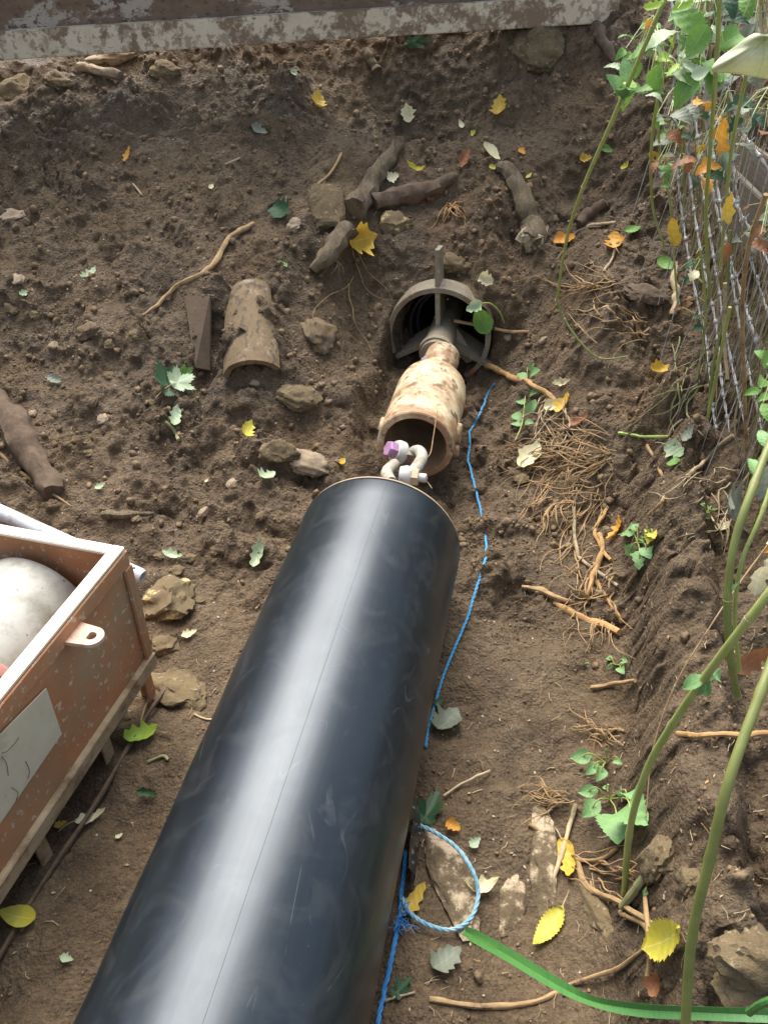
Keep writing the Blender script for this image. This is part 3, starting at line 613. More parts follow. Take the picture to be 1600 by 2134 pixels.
    for a in (.02, .225, .49, .80):
        zg = hz(P(a, 0, 0)) - .02
        l = MB(); l.box(P(a, .014, (zb + zg) / 2), (.006, .034, zb - zg), M, .001); l.box(P(a - .014, .035, (zb + zg) / 2), (.036, .006, zb - zg), M, .001); obj('leg', l, DUSTY if a > .1 else RUST, t)
    for a in (.02, .98):
        zg = hz(P(a, WD, 0)) - .02; l = MB(); l.box(P(a, WD - .014, (zb + zg) / 2), (.03, .034, zb - zg), M, .001); obj('leg', l, RUST, t)
    g = MB(); pts = []
    for i in range(30):
        a = -.03 + 1.2 * i / 29; p = P(a, -.012, 0); p.z = max(.022, .012 + .01 * math.sin(a * 9)); pts.append(p + bw * .004 * math.sin(a * 14))
    g.tube(pts, [.006 + .001 * math.sin(i * 1.7) for i in range(30)], 6); obj('ground_rail', g, ROOTD, t)
    # what lies inside
    c = thing('gas_cylinder', P(.5, .3, .14), 'grubby white cylinder lying inside the rust red tray', 'cylinder')
    o = P(.035, .245, .30); ax = (bd + bw * .02).normalized(); r = .15
    b = MB(); b.lathe([(0, .001), (.0, .138), (.006, .148), (.016, r), (.80, r), (.82, r - .02), (.82, .001)], o, ax, 64); obj('cylinder_body', b, WHITEC, c)
    b = MB(); b.lathe([(.62, r + .001), (.62, r + .006), (.66, r + .006), (.66, r + .001)], o, ax, 64); obj('steel_strap', b, GALV, c)
    RD = gen('clamp_red', (.34, .13, .09), (.42, .2, .14), 12, rough=.6); pc = P(.385, .115, .405); ax2 = (Vector((0, 0, 1)) + bd * .35 - bw * .5).normalized()
    ft = thing('red_pipe_fitting', pc, 'dull red pipe fitting filled with mud beside the white cylinder', 'fitting')
    b = MB(); b.lathe([(-.12, .044), (.0, .046), (.0, .062), (.018, .062), (.02, .058), (.02, .040), (-.12, .036), (-.12, .044)], pc, ax2, 36); obj('flange_body', b, RD, ft)
    b = MB(); b.lathe([(.004, .001), (.008, .02), (.004, .041)], pc, ax2, 30); obj('mud_fill', b, STONE, ft)
tank()
def conduit():
    pts = [hit(-160, 1000), hit(0, 1072), atZ(70, 1098, .18), atZ(170, 1140, .14), atZ(292, 1199, .10)]
    a = atZ(-120, 1012, .24); b = atZ(298, 1203, .105)
    t = thing('grey_conduit', b, 'pale grey plastic tube passing behind the rust red tray', 'tube')
    m = MB(); ax = (b - a).normalized(); L_ = (b - a).length
    m.lathe([(0, .018), (0, .023), (L_ - .09, .023), (L_ - .088, .027), (L_ - .06, .027), (L_ - .058, .023), (L_ - .01, .023), (L_, .020), (L_, .014), (L_ - .3, .014)], a, ax, 28); obj('tube_wall', m, CONDUIT, t)
    m = MB(); m.box(a + ax * (L_ - .03) + Vector((0, -.004, .022)), (.018, .007, .004), Matrix.Rotation(.4, 3, 'Z')); obj('slot_mark', m, BLACKH, t)
conduit()

# ---------------------------------------------------------------- stones, wood, clay
def rock(px, py, wpx, hpx, m, label, name='stone', rot=0, sink=.35, seed=0, lump=.22, flat=.7, cat='stone', group=None, boxy=0):
    import bmesh
    p = hit(px, py); k = pxm(p); a, b = wpx * k / 2, hpx * k / 2
    bm = bmesh.new(); bmesh.ops.create_icosphere(bm, subdivisions=4, radius=1); v = np.array([q.co[:] for q in bm.verts]); fs = [tuple(q.index for q in f.verts) for f in bm.faces]; bm.free()
    rs = np.random.RandomState(seed + int(px * 7 + py)); n = v.copy()
    for _ in range(9):                                        # flat broken faces
        d = rs.normal(size=3); d /= np.linalg.norm(d); h = rs.uniform(.62, .9); q = n @ d; n = n - np.outer(np.maximum(q - h, 0) * .75, d)
    if boxy: n = np.sign(n) * np.abs(n) ** (1 - boxy) * .85
    s1 = rs.rand() * 50
    n = n * (1 + lump * (perlin(v[:, 0] * 1.6 + s1, v[:, 1] * 1.6 + v[:, 2] * 1.9, 3))[:, None] + .09 * perlin(v[:, 0] * 5 + s1, v[:, 1] * 5 + v[:, 2] * 6, 4)[:, None] + .06 * perlin(v[:, 0] * 12 + s1, v[:, 1] * 12 + v[:, 2] * 13, 5)[:, None] + .03 * perlin(v[:, 0] * 26 + s1, v[:, 1] * 26 + v[:, 2] * 27, 6)[:, None])
    c = min(a, b) * flat; Z = nrm(p, .06); X = Vector((math.cos(rot), math.sin(rot), 0)); X = (X - Z * X.dot(Z)).normalized(); Y = Z.cross(X)
    o = p + Z * c * (1 - 2 * sink) * .6
    fy = 1 / max(.5, abs(Y.dot(Vector((0, sp, cp)))))
    mb = MB(); mb.add([o + X * (q[0] * a) + Y * (q[1] * b * min(fy, 1.5)) + Z * (q[2] * c) for q in n], fs)
    return tag(obj(name, mb, m), label, cat, group)
rock(643, 968, 92, 52, STONET, 'tan angular stone lying left of the barrel mouth', rot=-.1)
rock(576, 942, 84, 50, STONE, 'grey brown stone just up left of the tan stone', rot=.2)
rock(358, 1262, 118, 76, STONEY, 'long muddy brick lump with yellow patches beside the tray corner', 'brick_lump', rot=.95, flat=1.0, sink=.15)
rock(345, 1345, 60, 40, STONEY, 'small yellowish stone under the long brick lump', rot=.3)
rock(372, 1440, 95, 110, STONE, 'broad flat muddy stone below the brick lump', rot=.9, flat=.5)
rock(415, 1252, 26, 18, STONE, 'little grey pebble right of the yellow patched brick')
rock(682, 432, 88, 112, STONE, 'flat squarish slab of stone left of the forked branch', 'stone_slab', rot=.15, flat=.35, lump=.08, boxy=.55)
rock(615, 470, 34, 32, STONET, 'small round yellowish stone left of the flat slab')
rock(825, 470, 70, 62, STONEY, 'yellowish lump of rubble right of the crumpled yellow leaf')
rock(945, 555, 70, 50, STONE, 'dark clod of clay over the top fin', 'clay_clod', flat=.8, cat='clod')
rock(936, 1825, 92, 190, STONEW, 'long bark brown stone with white patches inside the rope loop', rot=.22, flat=.5, sink=.5)
rock(1068, 1890, 62, 95, STONEW, 'white streaked stone right of the rope loop', rot=-.25, flat=.5, sink=.5)
rock(1135, 1780, 62, 190, STONEW, 'tall narrow stone with white crust below the nettle', rot=-.12, flat=.6, sink=.5)
rock(1235, 1890, 55, 150, STONE, 'narrow muddy stone right of the yellow green leaf', rot=.2, flat=.6, sink=.5)
rock(1560, 1985, 190, 130, STONE, 'large rough grey brown boulder in the lower right corner', rot=-.25, flat=.8, sink=.2)
rock(1545, 2075, 130, 80, STONE, 'dark stone wedged under the lower right boulder', rot=-.5)
rock(1120, 105, 130, 95, STONE, 'earthy stone block set in the slope below the beam end', rot=-.1, flat=.6)
rock(1110, 105, 30, 22, STONEW, 'white chip on the stone below the beam', sink=.0)
rock(240, 122, 110, 34, STONET, 'pale flat stone under the left part of the beam', rot=.1)
rock(40, 195, 110, 70, STONE, 'rough clod at the far left edge below the beam', 'clay_clod', cat='clod')
rock(345, 150, 70, 44, STONE, 'dark lump of clay under the beam left of the shadow', 'clay_clod', cat='clod')
rock(120, 170, 60, 44, STONE, 'rounded clod next to the grey stick below the beam', 'clay_clod', cat='clod')
rock(670, 700, 90, 80, CLAY, 'pinkish clay lump left of the steel ring', 'clay_clod', rot=.3, cat='clod', flat=.5)
rock(620, 830, 110, 60, STONE, 'wide soil clod below the broken clay shard', 'clay_clod', cat='clod', flat=.6)
rock(1350, 615, 110, 42, ROOTD, 'dark flat lump jutting from the right bank', 'clay_clod', rot=-.15, cat='clod', flat=.6)
rock(1440, 1840, 60, 80, STONE, 'clod at the foot of the right bank between green stems', 'clay_clod', cat='clod')
rock(1375, 1790, 110, 95, STONE, 'big grey clod beside the leaning green stem', 'clay_clod', cat='clod', flat=.7)
rock(1295, 1390, 14, 12, STONET, 'tiny pale pebble under the nettle seedling')
rock(20, 455, 80, 40, STONET, 'pale flat stone at the left edge of the slope', flat=.5)
rock(185, 690, 70, 40, CLAY, 'reddish clay lump on the left slope', 'clay_clod', cat='clod', flat=.6)
rock(20, 1400 - 330, 10, 8, STONET, 'tiny pebble at the left edge above the tray')
# scattered pebbles: an even scatter of look-alikes
_pp = []
for i in range(36):
    px, py = rng.uniform(20, 1300), rng.uniform(560, 1230)
    if 560 < px < 1050 and py > 560: px = rng.uniform(20, 560)
    s_ = rng.uniform(10, 26)
    pal = rng.rand() > .8
    LM = [('the tray', 130, 1200), ('the broken clay shard', 510, 700), ('the tan angular stone', 643, 968), ('the thick left root', 60, 900), ('the long wavy root', 410, 570), ('the lobed green leaf', 370, 820), ('the black pipe mouth', 800, 1100), ('the orange root on the right', 1230, 1300), ('the root tangle on the right', 1200, 980), ('the left edge', 0, 650)]
    nm, lx, ly = min(LM, key=lambda q: (q[1] - px) ** 2 + (q[2] - py) ** 2); dx, dy = px - lx, py - ly
    wh = ('right of' if dx > 0 else 'left of') if abs(dx) > abs(dy) else ('below' if dy > 0 else 'above'); dist = math.hypot(dx, dy)
    lbp = ('pale ' if pal else 'muddy ') + ('tiny' if s_ < 15 else 'small' if s_ < 20 else 'thumb-sized') + ' pebble ' + ('close ' if dist < 110 else 'some way ' if dist < 220 else 'far ') + wh + ' ' + nm
    rock(px, py, s_ * 1.2, s_, STONET if pal else STONE, lbp, 'pebble', rot=rng.uniform(0, 3), group='pebbles on the slope', cat='pebble')

def wood(pts, rpx, m, label, name='root', cat='root', lift=.3, n=12, bumpy=.12, endm=None, taper=None, group=None, hits=True, step=7):
    P0 = [hit(*p) for p in pts] if hits else [Vector(p) for p in pts]; path = smooth_path(P0, step); N = len(path)
    rs = np.random.RandomState(int(abs(pts[0][0] * 3 + pts[0][1])) % 9999)
    if taper is None: taper = [1] * len(pts)
    rad = []
    for i in range(N):
        f = i / (N - 1) * (len(taper) - 1); a = int(min(f, len(taper) - 2)); tp = taper[a] + (taper[a + 1] - taper[a]) * (f - a) if len(taper) > 1 else taper[0]
        rad.append(rpx * pxm(path[i]) * tp * (1 + bumpy * (.6 * math.sin(i * .55 + pts[0][0]) + .5 * math.sin(i * 1.27 + pts[0][1]) + .25 * rs.uniform(-1, 1))))
    path = [p + (nrm(p) if hits else Vector()) * rad[i] * lift for i, p in enumerate(path)]
    mb = MB(); mb.tube(path, rad, n)
    for q, v in enumerate(mb.v):
        d = v * 45; v += Vector((math.sin(d.y + d.z * 2), math.sin(d.x * 1.3 + d.z), math.sin(d.x + d.y * 1.7))) * (max(rad) * bumpy * .8)
        kk = q % n; v += (v - path[min(q // n, N - 1)]) * (.05 * math.sin(kk * 2.4 + .15 * (q // n)) + .05 * rs.uniform(-1, 1))
    o = tag(obj(name, mb, m), label, cat, group)
    if endm:
        e = MB(); t = (path[-1] - path[-3]).normalized(); e.tube([path[-2] - t * .002, path[-1] + t * .004, path[-1] + t * .014], [rad[-1] * 1.05, rad[-1] * .95, rad[-1] * .5], n)
        for v in e.v: d = v * 260; v += Vector((math.sin(d.y), math.sin(d.x * 1.3), math.sin(d.x + d.y * 1.7))) * rad[-1] * .22
        ee = obj('broken_end', e, endm, o)
    return o
wood([(832, 303), (800, 345), (765, 400), (735, 440)], 21, BARK, 'stout muddy branch leaning above the flat slab', 'branch', 'branch', .35, 20, .08, taper=[.55, .8, 1.05, 1.15])
wood([(724, 480), (700, 500), (672, 540), (650, 566)], 19, BARK, 'short broken root stub left of the crumpled yellow leaf', 'root', 'root', .7, 16, .08, taper=[1, 1.1, .9, .5])
wood([(775, 430), (840, 415), (900, 395), (950, 370)], 20, ROOTD, 'dark rotten branch lying right of the stout branch', 'branch', 'branch', .5, 14, .12, taper=[.9, 1.1, .8, .5])
wood([(1030, 352), (1060, 372), (1085, 430), (1098, 480), (1112, 524)], 21, BARK, 'thick curved root with splintered pale lower end', 'root', 'root', .8, 18, .07, BREAK, taper=[.45, .8, 1, 1.1, 1.25])
wood([(-10, 830), (40, 900), (80, 960), (118, 1030)], 30, ROOTD, 'thick mud coated root at the left edge of the slope', 'root', 'root', .35, 16, .1, taper=[.7, 1, 1, .7])
wood([(528, 468), (480, 495), (450, 545), (415, 575), (365, 600), (330, 635), (298, 657)], 5.5, ROOT, 'long wavy thin tan root across the left slope', taper=[.9, 1, 1.1, 1, .8, .7, .4])
wood([(220, 1074), (270, 1075), (320, 1073)], 9, BARK, 'short brown stick lying above the tray', 'stick', 'stick', .6, taper=[1, .8, .4])
wood([(165, 143), (200, 152), (255, 166)], 10, STONET, 'grey weathered stick under the beam at left', 'stick', 'stick', .8, taper=[.8, 1, .9])
wood([(0, 945), (45, 985), (110, 1030), (150, 1055)], 4, ROOT, 'thin root crossing the thick root at left', taper=[1, .9, .7, .3])
wood([(948, 668), (1010, 680), (1060, 690), (1104, 694)], 3.5, ROOT, 'thin dry twig lying over the right side of the ring', 'twig', 'twig', 1.5, hits=True)
wood([(1020, 762), (1060, 785), (1110, 805), (1140, 822), (1165, 845), (1190, 880)], 6, ROOTO, 'tan forked twig running down from the ring to the roots', 'twig', 'twig', 1.2, taper=[1.2, 1, .9, .9, .8, .5])
wood([(1085, 1224), (1130, 1236), (1170, 1252), (1225, 1258)], 6, ROOT, 'dark knobbly root stub on the right of the floor', 'root', taper=[.8, 1.2, 1, .5], lift=1)
wood([(1155, 1258), (1190, 1282), (1240, 1305), (1296, 1322)], 7.5, ROOTO, 'bright orange tan root below the knobbly stub', 'root', taper=[.6, 1, 1.1, 1], lift=1)
wood([(1252, 1120), (1258, 1150), (1240, 1195), (1215, 1245)], 5.5, ROOTO, 'orange root dropping across the root tangle', 'root', lift=1.5)
wood([(1262, 1060), (1240, 1110), (1262, 1155), (1275, 1170)], 4, ROOTO, 'slim orange root hanging from the right bank', 'root', lift=1.5)
wood([(1192, 1060), (1200, 1150), (1215, 1175), (1290, 1222)], 3.5, STRAW, 'pale straw stalk bent over the root tangle', 'straw_stalk', 'stalk', lift=2)
wood([(1245, 1215), (1262, 1250), (1290, 1285), (1298, 1300)], 4, ROOTO, 'short yellowish root beside the bank edge', 'root', lift=1.2)
wood([(1234, 1437), (1275, 1430), (1328, 1420)], 4.5, ROOT, 'short straight root poking from the bank edge', 'root', lift=1.5)
wood([(1418, 1533), (1450, 1538), (1500, 1534), (1620, 1530)], 6, ROOTO, 'pale horizontal root sticking out of the right bank', 'root', lift=1.6)
wood([(893, 2084), (960, 2095), (1050, 2100), (1130, 2085), (1200, 2050), (1290, 2020), (1345, 1975)], 6, ROOT, 'long reddish tan root along the bottom of the trench', 'root', taper=[.9, .9, 1, .9, .8, .8, .5], lift=.9)
wood([(1148, 1857), (1168, 1790), (1190, 1720), (1200, 1680)], 5, STRAW, 'straight pale straw stalk standing by the spotted yellow leaf', 'straw_stalk', 'stalk', lift=2)
wood([(1100, 1722), (1150, 1755), (1200, 1795), (1260, 1790), (1290, 1770)], 4, ROOT, 'branching brown root under the nettle', 'root', lift=1.5)
wood([(1205, 1800), (1225, 1850), (1290, 1880), (1365, 1930)], 6, ROOT, 'brown root curving down below the spotted leaf', 'root', lift=1)
wood([(1298, 1905), (1340, 1925), (1365, 1955)], 6, ROOT, 'stubby root right of the narrow stone', 'root', lift=1)
wood([(1305, 1895), (1340, 1850), (1372, 1805)], 8, OLIVE, 'short olive stalk stub between the two lower stems', 'stalk', 'stalk', lift=1.5)
wood([(1350, 1870), (1358, 1960), (1355, 2040)], 5, ROOT, 'upright brown root beside the leaning stem', 'root', lift=1.5)
wood([(925, 1665), (960, 1640), (1022, 1612)], 2.6, STRAW, 'thin curved stalk of the dark leaf by the pipe', 'stalk', 'stalk', lift=3)
wood([(790, 2092), (830, 2080), (865, 2070)], 2.6, STRAW, 'short dry stalk near the bottom edge by the pipe', 'stalk', 'stalk', lift=2)
wood([(1428, 1000), (1470, 960), (1530, 910)], 4, STRAW, 'long pale straw leaning on the upper right bank', 'straw_stalk', 'stalk', lift=2)
wood([(1288, 905), (1330, 910), (1395, 912)], 3.2, L['lime'], 'bright lime green stalk lying across the right bank', 'stalk', 'stalk', lift=1.5)
wood([(1395, 912), (1405, 890), (1425, 875)], 2.6, STRAW, 'pale root end joined to the lime green stalk', 'root', lift=1.5)
wood([(1350, 930), (1380, 985), (1385, 1040), (1355, 1075)], 3.5, ROOT, 'wavy reddish root on the right bank below the lime stalk', 'root', lift=1.5)
wood([(1405, 555), (1402, 600), (1405, 625), (1398, 660)], 7, STRAW, 'pale peeled stick standing on the upper right bank', 'stick', 'stick', lift=1.5)
wood([(1255, 475), (1200, 490), (1150, 560)], 3, ROOTD, 'dark thin root on the slope behind the tall stem', 'root', lift=1.2)
wood([(1265, 425), (1230, 450), (1205, 470)], 14, ROOTD, 'dark blunt root below the far right hollow', 'root', lift=.5, taper=[.7, 1, .6])
wood([(1225, 475), (1255, 470), (1285, 468)], 3.5, STRAW, 'small pale twig beside the orange leaf', 'twig', 'twig', lift=1.2)
wood([(1283, 520), (1275, 545), (1258, 570)], 2.6, STRAW, 'pale stalk of the orange leaf on the right', 'stalk', 'stalk', lift=2)
wood([(1240, 60), (1265, 100), (1285, 135)], 13, ROOTD, 'dark root hanging beside the beam end', 'root', lift=.6, taper=[1, .9, .4])
wood([(760, 110), (775, 130), (785, 150)], 10, BARK, 'short stub of wood under the middle of the beam', 'stick', 'stick', lift=.5)
wood([(345, 880), (365, 905), (378, 920)], 3.5, OLIVE, 'pair of pale leaf stalks below the ivy leaf', 'stalk', 'stalk', lift=2)
wood([(655, 395), (690, 360), (712, 322)], 3, ROOT, 'bunch of thin dry grass above the flat slab', 'dry_grass', 'dry grass', lift=1)
wood([(500, 330), (470, 345)], 2, STRAW, 'tiny straw on the middle of the slope', 'straw_stalk', 'stalk', lift=1)
wood([(278, 385), (298, 410)], 2, STRAW, 'tiny straw in the left hollow', 'straw_stalk', 'stalk', lift=1)
wood([(312, 1460), (300, 1490), (290, 1530)], 2.5, ROOT, 'thin root caught on the tray foot', 'root', lift=2)
wood([(405, 1490), (430, 1500), (470, 1502)], 2.2, STRAW, 'thin pale fibre left of the pipe', 'root', 'root', lift=1)
wood([(310, 1590), (340, 1578), (352, 1586)], 3.5, OLIVE, 'curled grey stalk left of the pipe on smooth mud', 'stalk', 'stalk', lift=1)

# tangles of fine roots hanging out of the right bank
def tangle(cx, cy, rx, ry, n, label, ang0, ang1, ln, m=ROOT, rp=1.7):
    rs = random.Random(int(cx)); p0 = hit(cx, cy); t = thing('root_tangle', p0, label, 'roots', 'root tangles of the right bank')
    for i in range(n):
        x = cx + rs.uniform(-1, 1) * rx; y = cy + rs.uniform(-1, 1) * ry; a = R(rs.uniform(ang0, ang1)); pts = [(x, y)]; l = ln * rs.uniform(.4, 1.2)
        for k in range(6):
            a += rs.uniform(-.5, .5); x += math.cos(a) * l / 6; y += math.sin(a) * l / 6; pts.append((x, y))
        Pq = [hit(*q) for q in pts]; lf = rs.uniform(.004, .03)
        zq = [max(-9, q.z) for q in Pq]; Pq = [q + nrm(q) * lf * math.sin(math.pi * (j + .6) / 7.2) for j, q in enumerate(Pq)]
        Pq = [Pq[0]] + [b if (b - a_).length < .09 else a_ + (b - a_).normalized() * .05 for a_, b in zip(Pq, Pq[1:])]
        pa = smooth_path(Pq, 4); k0 = pxm(p0) * rp * rs.uniform(.6, 1.6); mb = MB(); mb.tube(pa, [k0 * (1 - .7 * j / len(pa)) for j in range(len(pa))], 5); obj('root_strand', mb, m, t)
tangle(1215, 945, 70, 45, 80, 'thick tangle of tan roots below the cream leaf on right', 110, 205, 150, rp=1.25)
tangle(1190, 1040, 70, 45, 36, 'trailing ends of fine roots above the orange root', 100, 190, 120)
tangle(1240, 1190, 50, 60, 26, 'fine brown roots around the crossing orange roots', 60, 180, 90)
tangle(1240, 1300, 45, 25, 16, 'hair roots hanging under the bright orange root', 60, 150, 70, rp=1.2)
tangle(1250, 590, 60, 25, 16, 'fine reddish roots under the orange leaves at upper right', 150, 200, 130, rp=1.4)
tangle(1300, 680, 60, 40, 18, 'short pale roots in the upper right bank', 130, 230, 90, rp=1.6)
tangle(1270, 1535, 40, 25, 16, 'short roots poking out of the bank above the nettle', 150, 240, 70, rp=1.9)
tangle(1170, 1665, 35, 15, 22, 'small fan of tan roots left of the nettle', 150, 210, 80, rp=1.6)
tangle(1240, 1810, 60, 30, 16, 'dark roots among the narrow stones', -20, 60, 110, rp=1.8)
tangle(1160, 850, 30, 30, 18, 'pale root crown beside the green sprig', 90, 150, 90, m=STRAW, rp=1.7)
tangle(1440, 760, 50, 60, 16, 'thin pale roots at the fence foot', 70, 140, 130, m=OLIVE, rp=1.7)
tangle(1480, 1020, 60, 60, 16, 'dry strands at the fence foot below the lime stalk', 80, 170, 120, m=STRAW, rp=1.5)
tangle(690, 540, 10, 10, 5, 'thin white root hairs under the broken root stub', 60, 130, 50, m=STRAW, rp=1.0)
tangle(940, 430, 12, 10, 12, 'rust coloured fibres below the dark branch', 20, 120, 60, m=ROOTO, rp=1.5)
tangle(735, 560, 12, 60, 4, 'long thin hair roots hanging below the yellow leaf', 80, 110, 140, m=ROOT, rp=.9)
tangle(780, 1800, 1, 1, 1, 'single hair root beside the pipe', 80, 90, 30, rp=.8) if False else None

# broken clay pipe pieces
def shard():
    T = hit(520, 607); B = hit(528, 790); n_ = (nrm(T, .08) + nrm(B, .08)); up = (T - B); up.z = max(up.z, .05); Lh = up.length * .98; up.normalize(); fw = (Vector((0, -.55, .8)) - up * Vector((0, -.55, .8)).dot(up)).normalized()
    r = 58 * pxm(B) * 1.12; o = B - fw * r * .42 + fw * .028 + up * .01; mb = MB(); Nn = 22; th = .02
    rr = [(0, r), (Lh * .25, r * .98), (Lh * .6, r * .9), (Lh * .93, r * .80), (Lh, r * .74), (Lh, r * .74 - th), (Lh * .5, r * .92 - th), (0, r - th), (0, r)]
    mb.lathe(rr, o, up, Nn, -1.25, 1.15, up=fw)
    P = len(rr); mb.f.append(tuple(range(P - 1))); mb.f.append(tuple(range(Nn * P, Nn * P + P - 1))[::-1])
    for v in mb.v: d = v * 40; v += Vector((math.sin(d.y * 1.1 + d.z), math.sin(d.x + d.z * 1.3), math.sin(d.x * .7 + d.y))) * .0025
    tag(obj('clay_pipe_shard', mb, CLAY), 'curved shard of broken clay pipe standing in the left slope', 'pipe shard')
    mb = MB(); q = [hit(388, 622), hit(440, 622), hit(440, 775), hit(410, 770)]; q = [p + Vector((0, -.01, .012)) for p in q]; n2 = (q[1] - q[0]).cross(q[3] - q[0]).normalized(); n2 = n2 if n2.z > 0 else -n2
    mb.prism([p - n2 * .012 for p in q], n2, .016)
    tag(obj('clay_slab', mb, CLAYD), 'dark flat piece of clay pipe left of the curved shard', 'pipe shard')
    rock(441, 619, 22, 12, STONEW, 'tiny white chip on top of the dark clay piece', 'stone_chip', sink=-.1)
shard()

# ---------------------------------------------------------------- leaves
def leaf_geo(kind, Lh, wr, curl, bend, rs):
    vs, fs, uv = [], [], []
    if kind in ('oval', 'serrate', 'torn'):
        nr, nc = (26, 8) if kind != 'oval' else (16, 6); ph = rs.uniform(0, 6)
        for i in range(nr + 1):
            t = i / nr; w_ = (math.sin(math.pi * min(1, t ** .82)) ** .75) * (1 - .25 * t) * wr * .5
            if kind == 'serrate': w_ *= 1 + (.12 if i % 2 else -.07)
            if kind == 'torn': w_ *= 1 + .28 * math.sin(t * 17 + ph) * math.sin(t * 7 + ph * 2)
            for j in range(nc + 1):
                x = (j / nc - .5) * 2; e = w_ * (1 + (.12 * math.sin(t * 23 + ph + (3 if x > 0 else 0)) if kind == 'torn' else 0))
                X = x * e * Lh; Y = (t - .5) * Lh + (abs(x) ** 2) * .06 * Lh * (1 if kind == 'serrate' else .3)
                Z = curl * (x * e) ** 2 * Lh * 2.4 + bend * (t - .5) ** 2 * Lh * 2 + .025 * Lh * math.sin(5 * t + ph) * abs(x) + .012 * Lh * math.sin(t * 31 + x * 5 + ph)
                vs.append(Vector((X, Y, Z))); uv.append((x * .5, t))
        for i in range(nr):
            for j in range(nc): a = i * (nc + 1) + j; fs.append((a, a + 1, a + nc + 2, a + nc + 1))
    else:   # lobed
        n = 72; rings = 5; ph = rs.uniform(0, 6); vs.append(Vector((0, -.3 * Lh, 0))); uv.append((0, .2))
        lobes = [(90, 1.0, 40), (36, .86, 38), (144, .86, 38), (-14, .62, 40), (194, .62, 40), (270, .34, 60)]
        for q in range(1, rings + 1):
            for k in range(n):
                an = 360 * k / n; r = .24
                for (la, lr, lw) in lobes:
                    dd = (an - la + 180) % 360 - 180; r = max(r, lr * (1 - .62 * min(1, abs(dd) / lw) ** 1.15))
                r *= 1 + .09 * (1 if k % 2 else -1) * (r > .35)
                a = R(an); f = q / rings; x = math.cos(a) * r * f * .58 * wr; y = math.sin(a) * r * f * .62
                vs.append(Vector((x * Lh, (y - .3) * Lh, Lh * (curl * x * x * 1.6 + bend * y * y * .6 + .035 * math.sin(4 * a + ph) * f))))
                uv.append((x * .6, y + .2))
        for k in range(n): fs.append((0, 1 + k, 1 + (k + 1) % n))
        for q in range(rings - 1):
            for k in range(n): a = 1 + q * n + k; b = 1 + q * n + (k + 1) % n; fs.append((a, b, b + n, a + n))
    return vs, fs, uv
def place_leaf(B, T, wr, kind, m, Z, curl=.5, bend=.2, parent=None, name='fallen_leaf', seed=1, stalk=0, lift=.006, Lh=None):
    rs = random.Random(seed); Y = (T - B); Lh = Lh or Y.length; Y.normalize(); Z = (Z - Y * Z.dot(Y)).normalized(); X = Y.cross(Z)
    c = (B + T) / 2 + Z * lift; vs, fs, uv = leaf_geo(kind, Lh, wr, curl, bend, rs); mb = MB()
    mb.add([c + X * v.x + Y * v.y + Z * v.z for v in vs], fs); me_uv = uv
    if parent is None:
        cc = c.copy(); me = obj(name, mb, m, None, uv=me_uv)
    else: me = obj(name, mb, m, parent, uv=me_uv)
    if stalk:
        s = MB(); b0 = c - Y * Lh * .48 + Z * (bend * .25 * Lh * 2 * .9 + .001); s.tube(smooth_path([b0 + Y * Lh * .06, b0 - Y * stalk * .5 + Z * .004 + X * stalk * .12, b0 - Y * stalk + X * stalk * .3], 5), .0013, 6)
        obj('leaf_stalk', s, STRAW, me)
    return me
_ls = 0
def leaf(bx, by, tx, ty, wr, kind, mat, label, curl=.6, bend=.3, tilt=(0, 0), stalk=0, lift=.007, Y=None, cat='leaf', group='fallen leaves', noz=None):
    global _ls; _ls += 1
    mx_, my_ = (bx + tx) / 2, (by + ty) / 2
    if Y is None:
        M0 = hit(mx_, my_); N = nrm(M0, .035); k = pxm(M0)
        # keep the seen length: walk along the plane of the ground
        def onp(px, py): r = ray(px, py); t = (M0 - CAM).dot(N) / r.dot(N); return CAM + r * t
        if ray(mx_, my_).normalized().dot(N) > -.25: N = (N - ray(mx_, my_).normalized() * .6).normalized()
        B, T = onp(bx, by), onp(tx, ty)
        if noz is None:
            lf = [0]
            for f_ in (-.4, 0, .4):
                for g_ in (-.3, 0, .3):
                    q_ = (B + T) / 2 + (T - B) * f_ + (T - B).cross(N) * g_ * wr; lf.append((hz(q_) - q_.z) * N.z)
            lift = lift + sorted(lf)[-2] * .9
        g = random.Random(_ls * 5); N = (N + Vector((g.uniform(-.2, .2) + tilt[0], g.uniform(-.25, .1) + tilt[1], 0))).normalized()
    else:
        B, T = atY(bx, by, Y), atY(tx, ty, Y - .01); N = noz or Vector((tilt[0], -.7 + tilt[1], .6)).normalized()
    o = place_leaf(B, T, wr, kind, L[mat], N, curl, bend, None, 'fallen_leaf' if group else 'leaf', _ls, stalk, lift)
    return tag(o, label, cat, group)
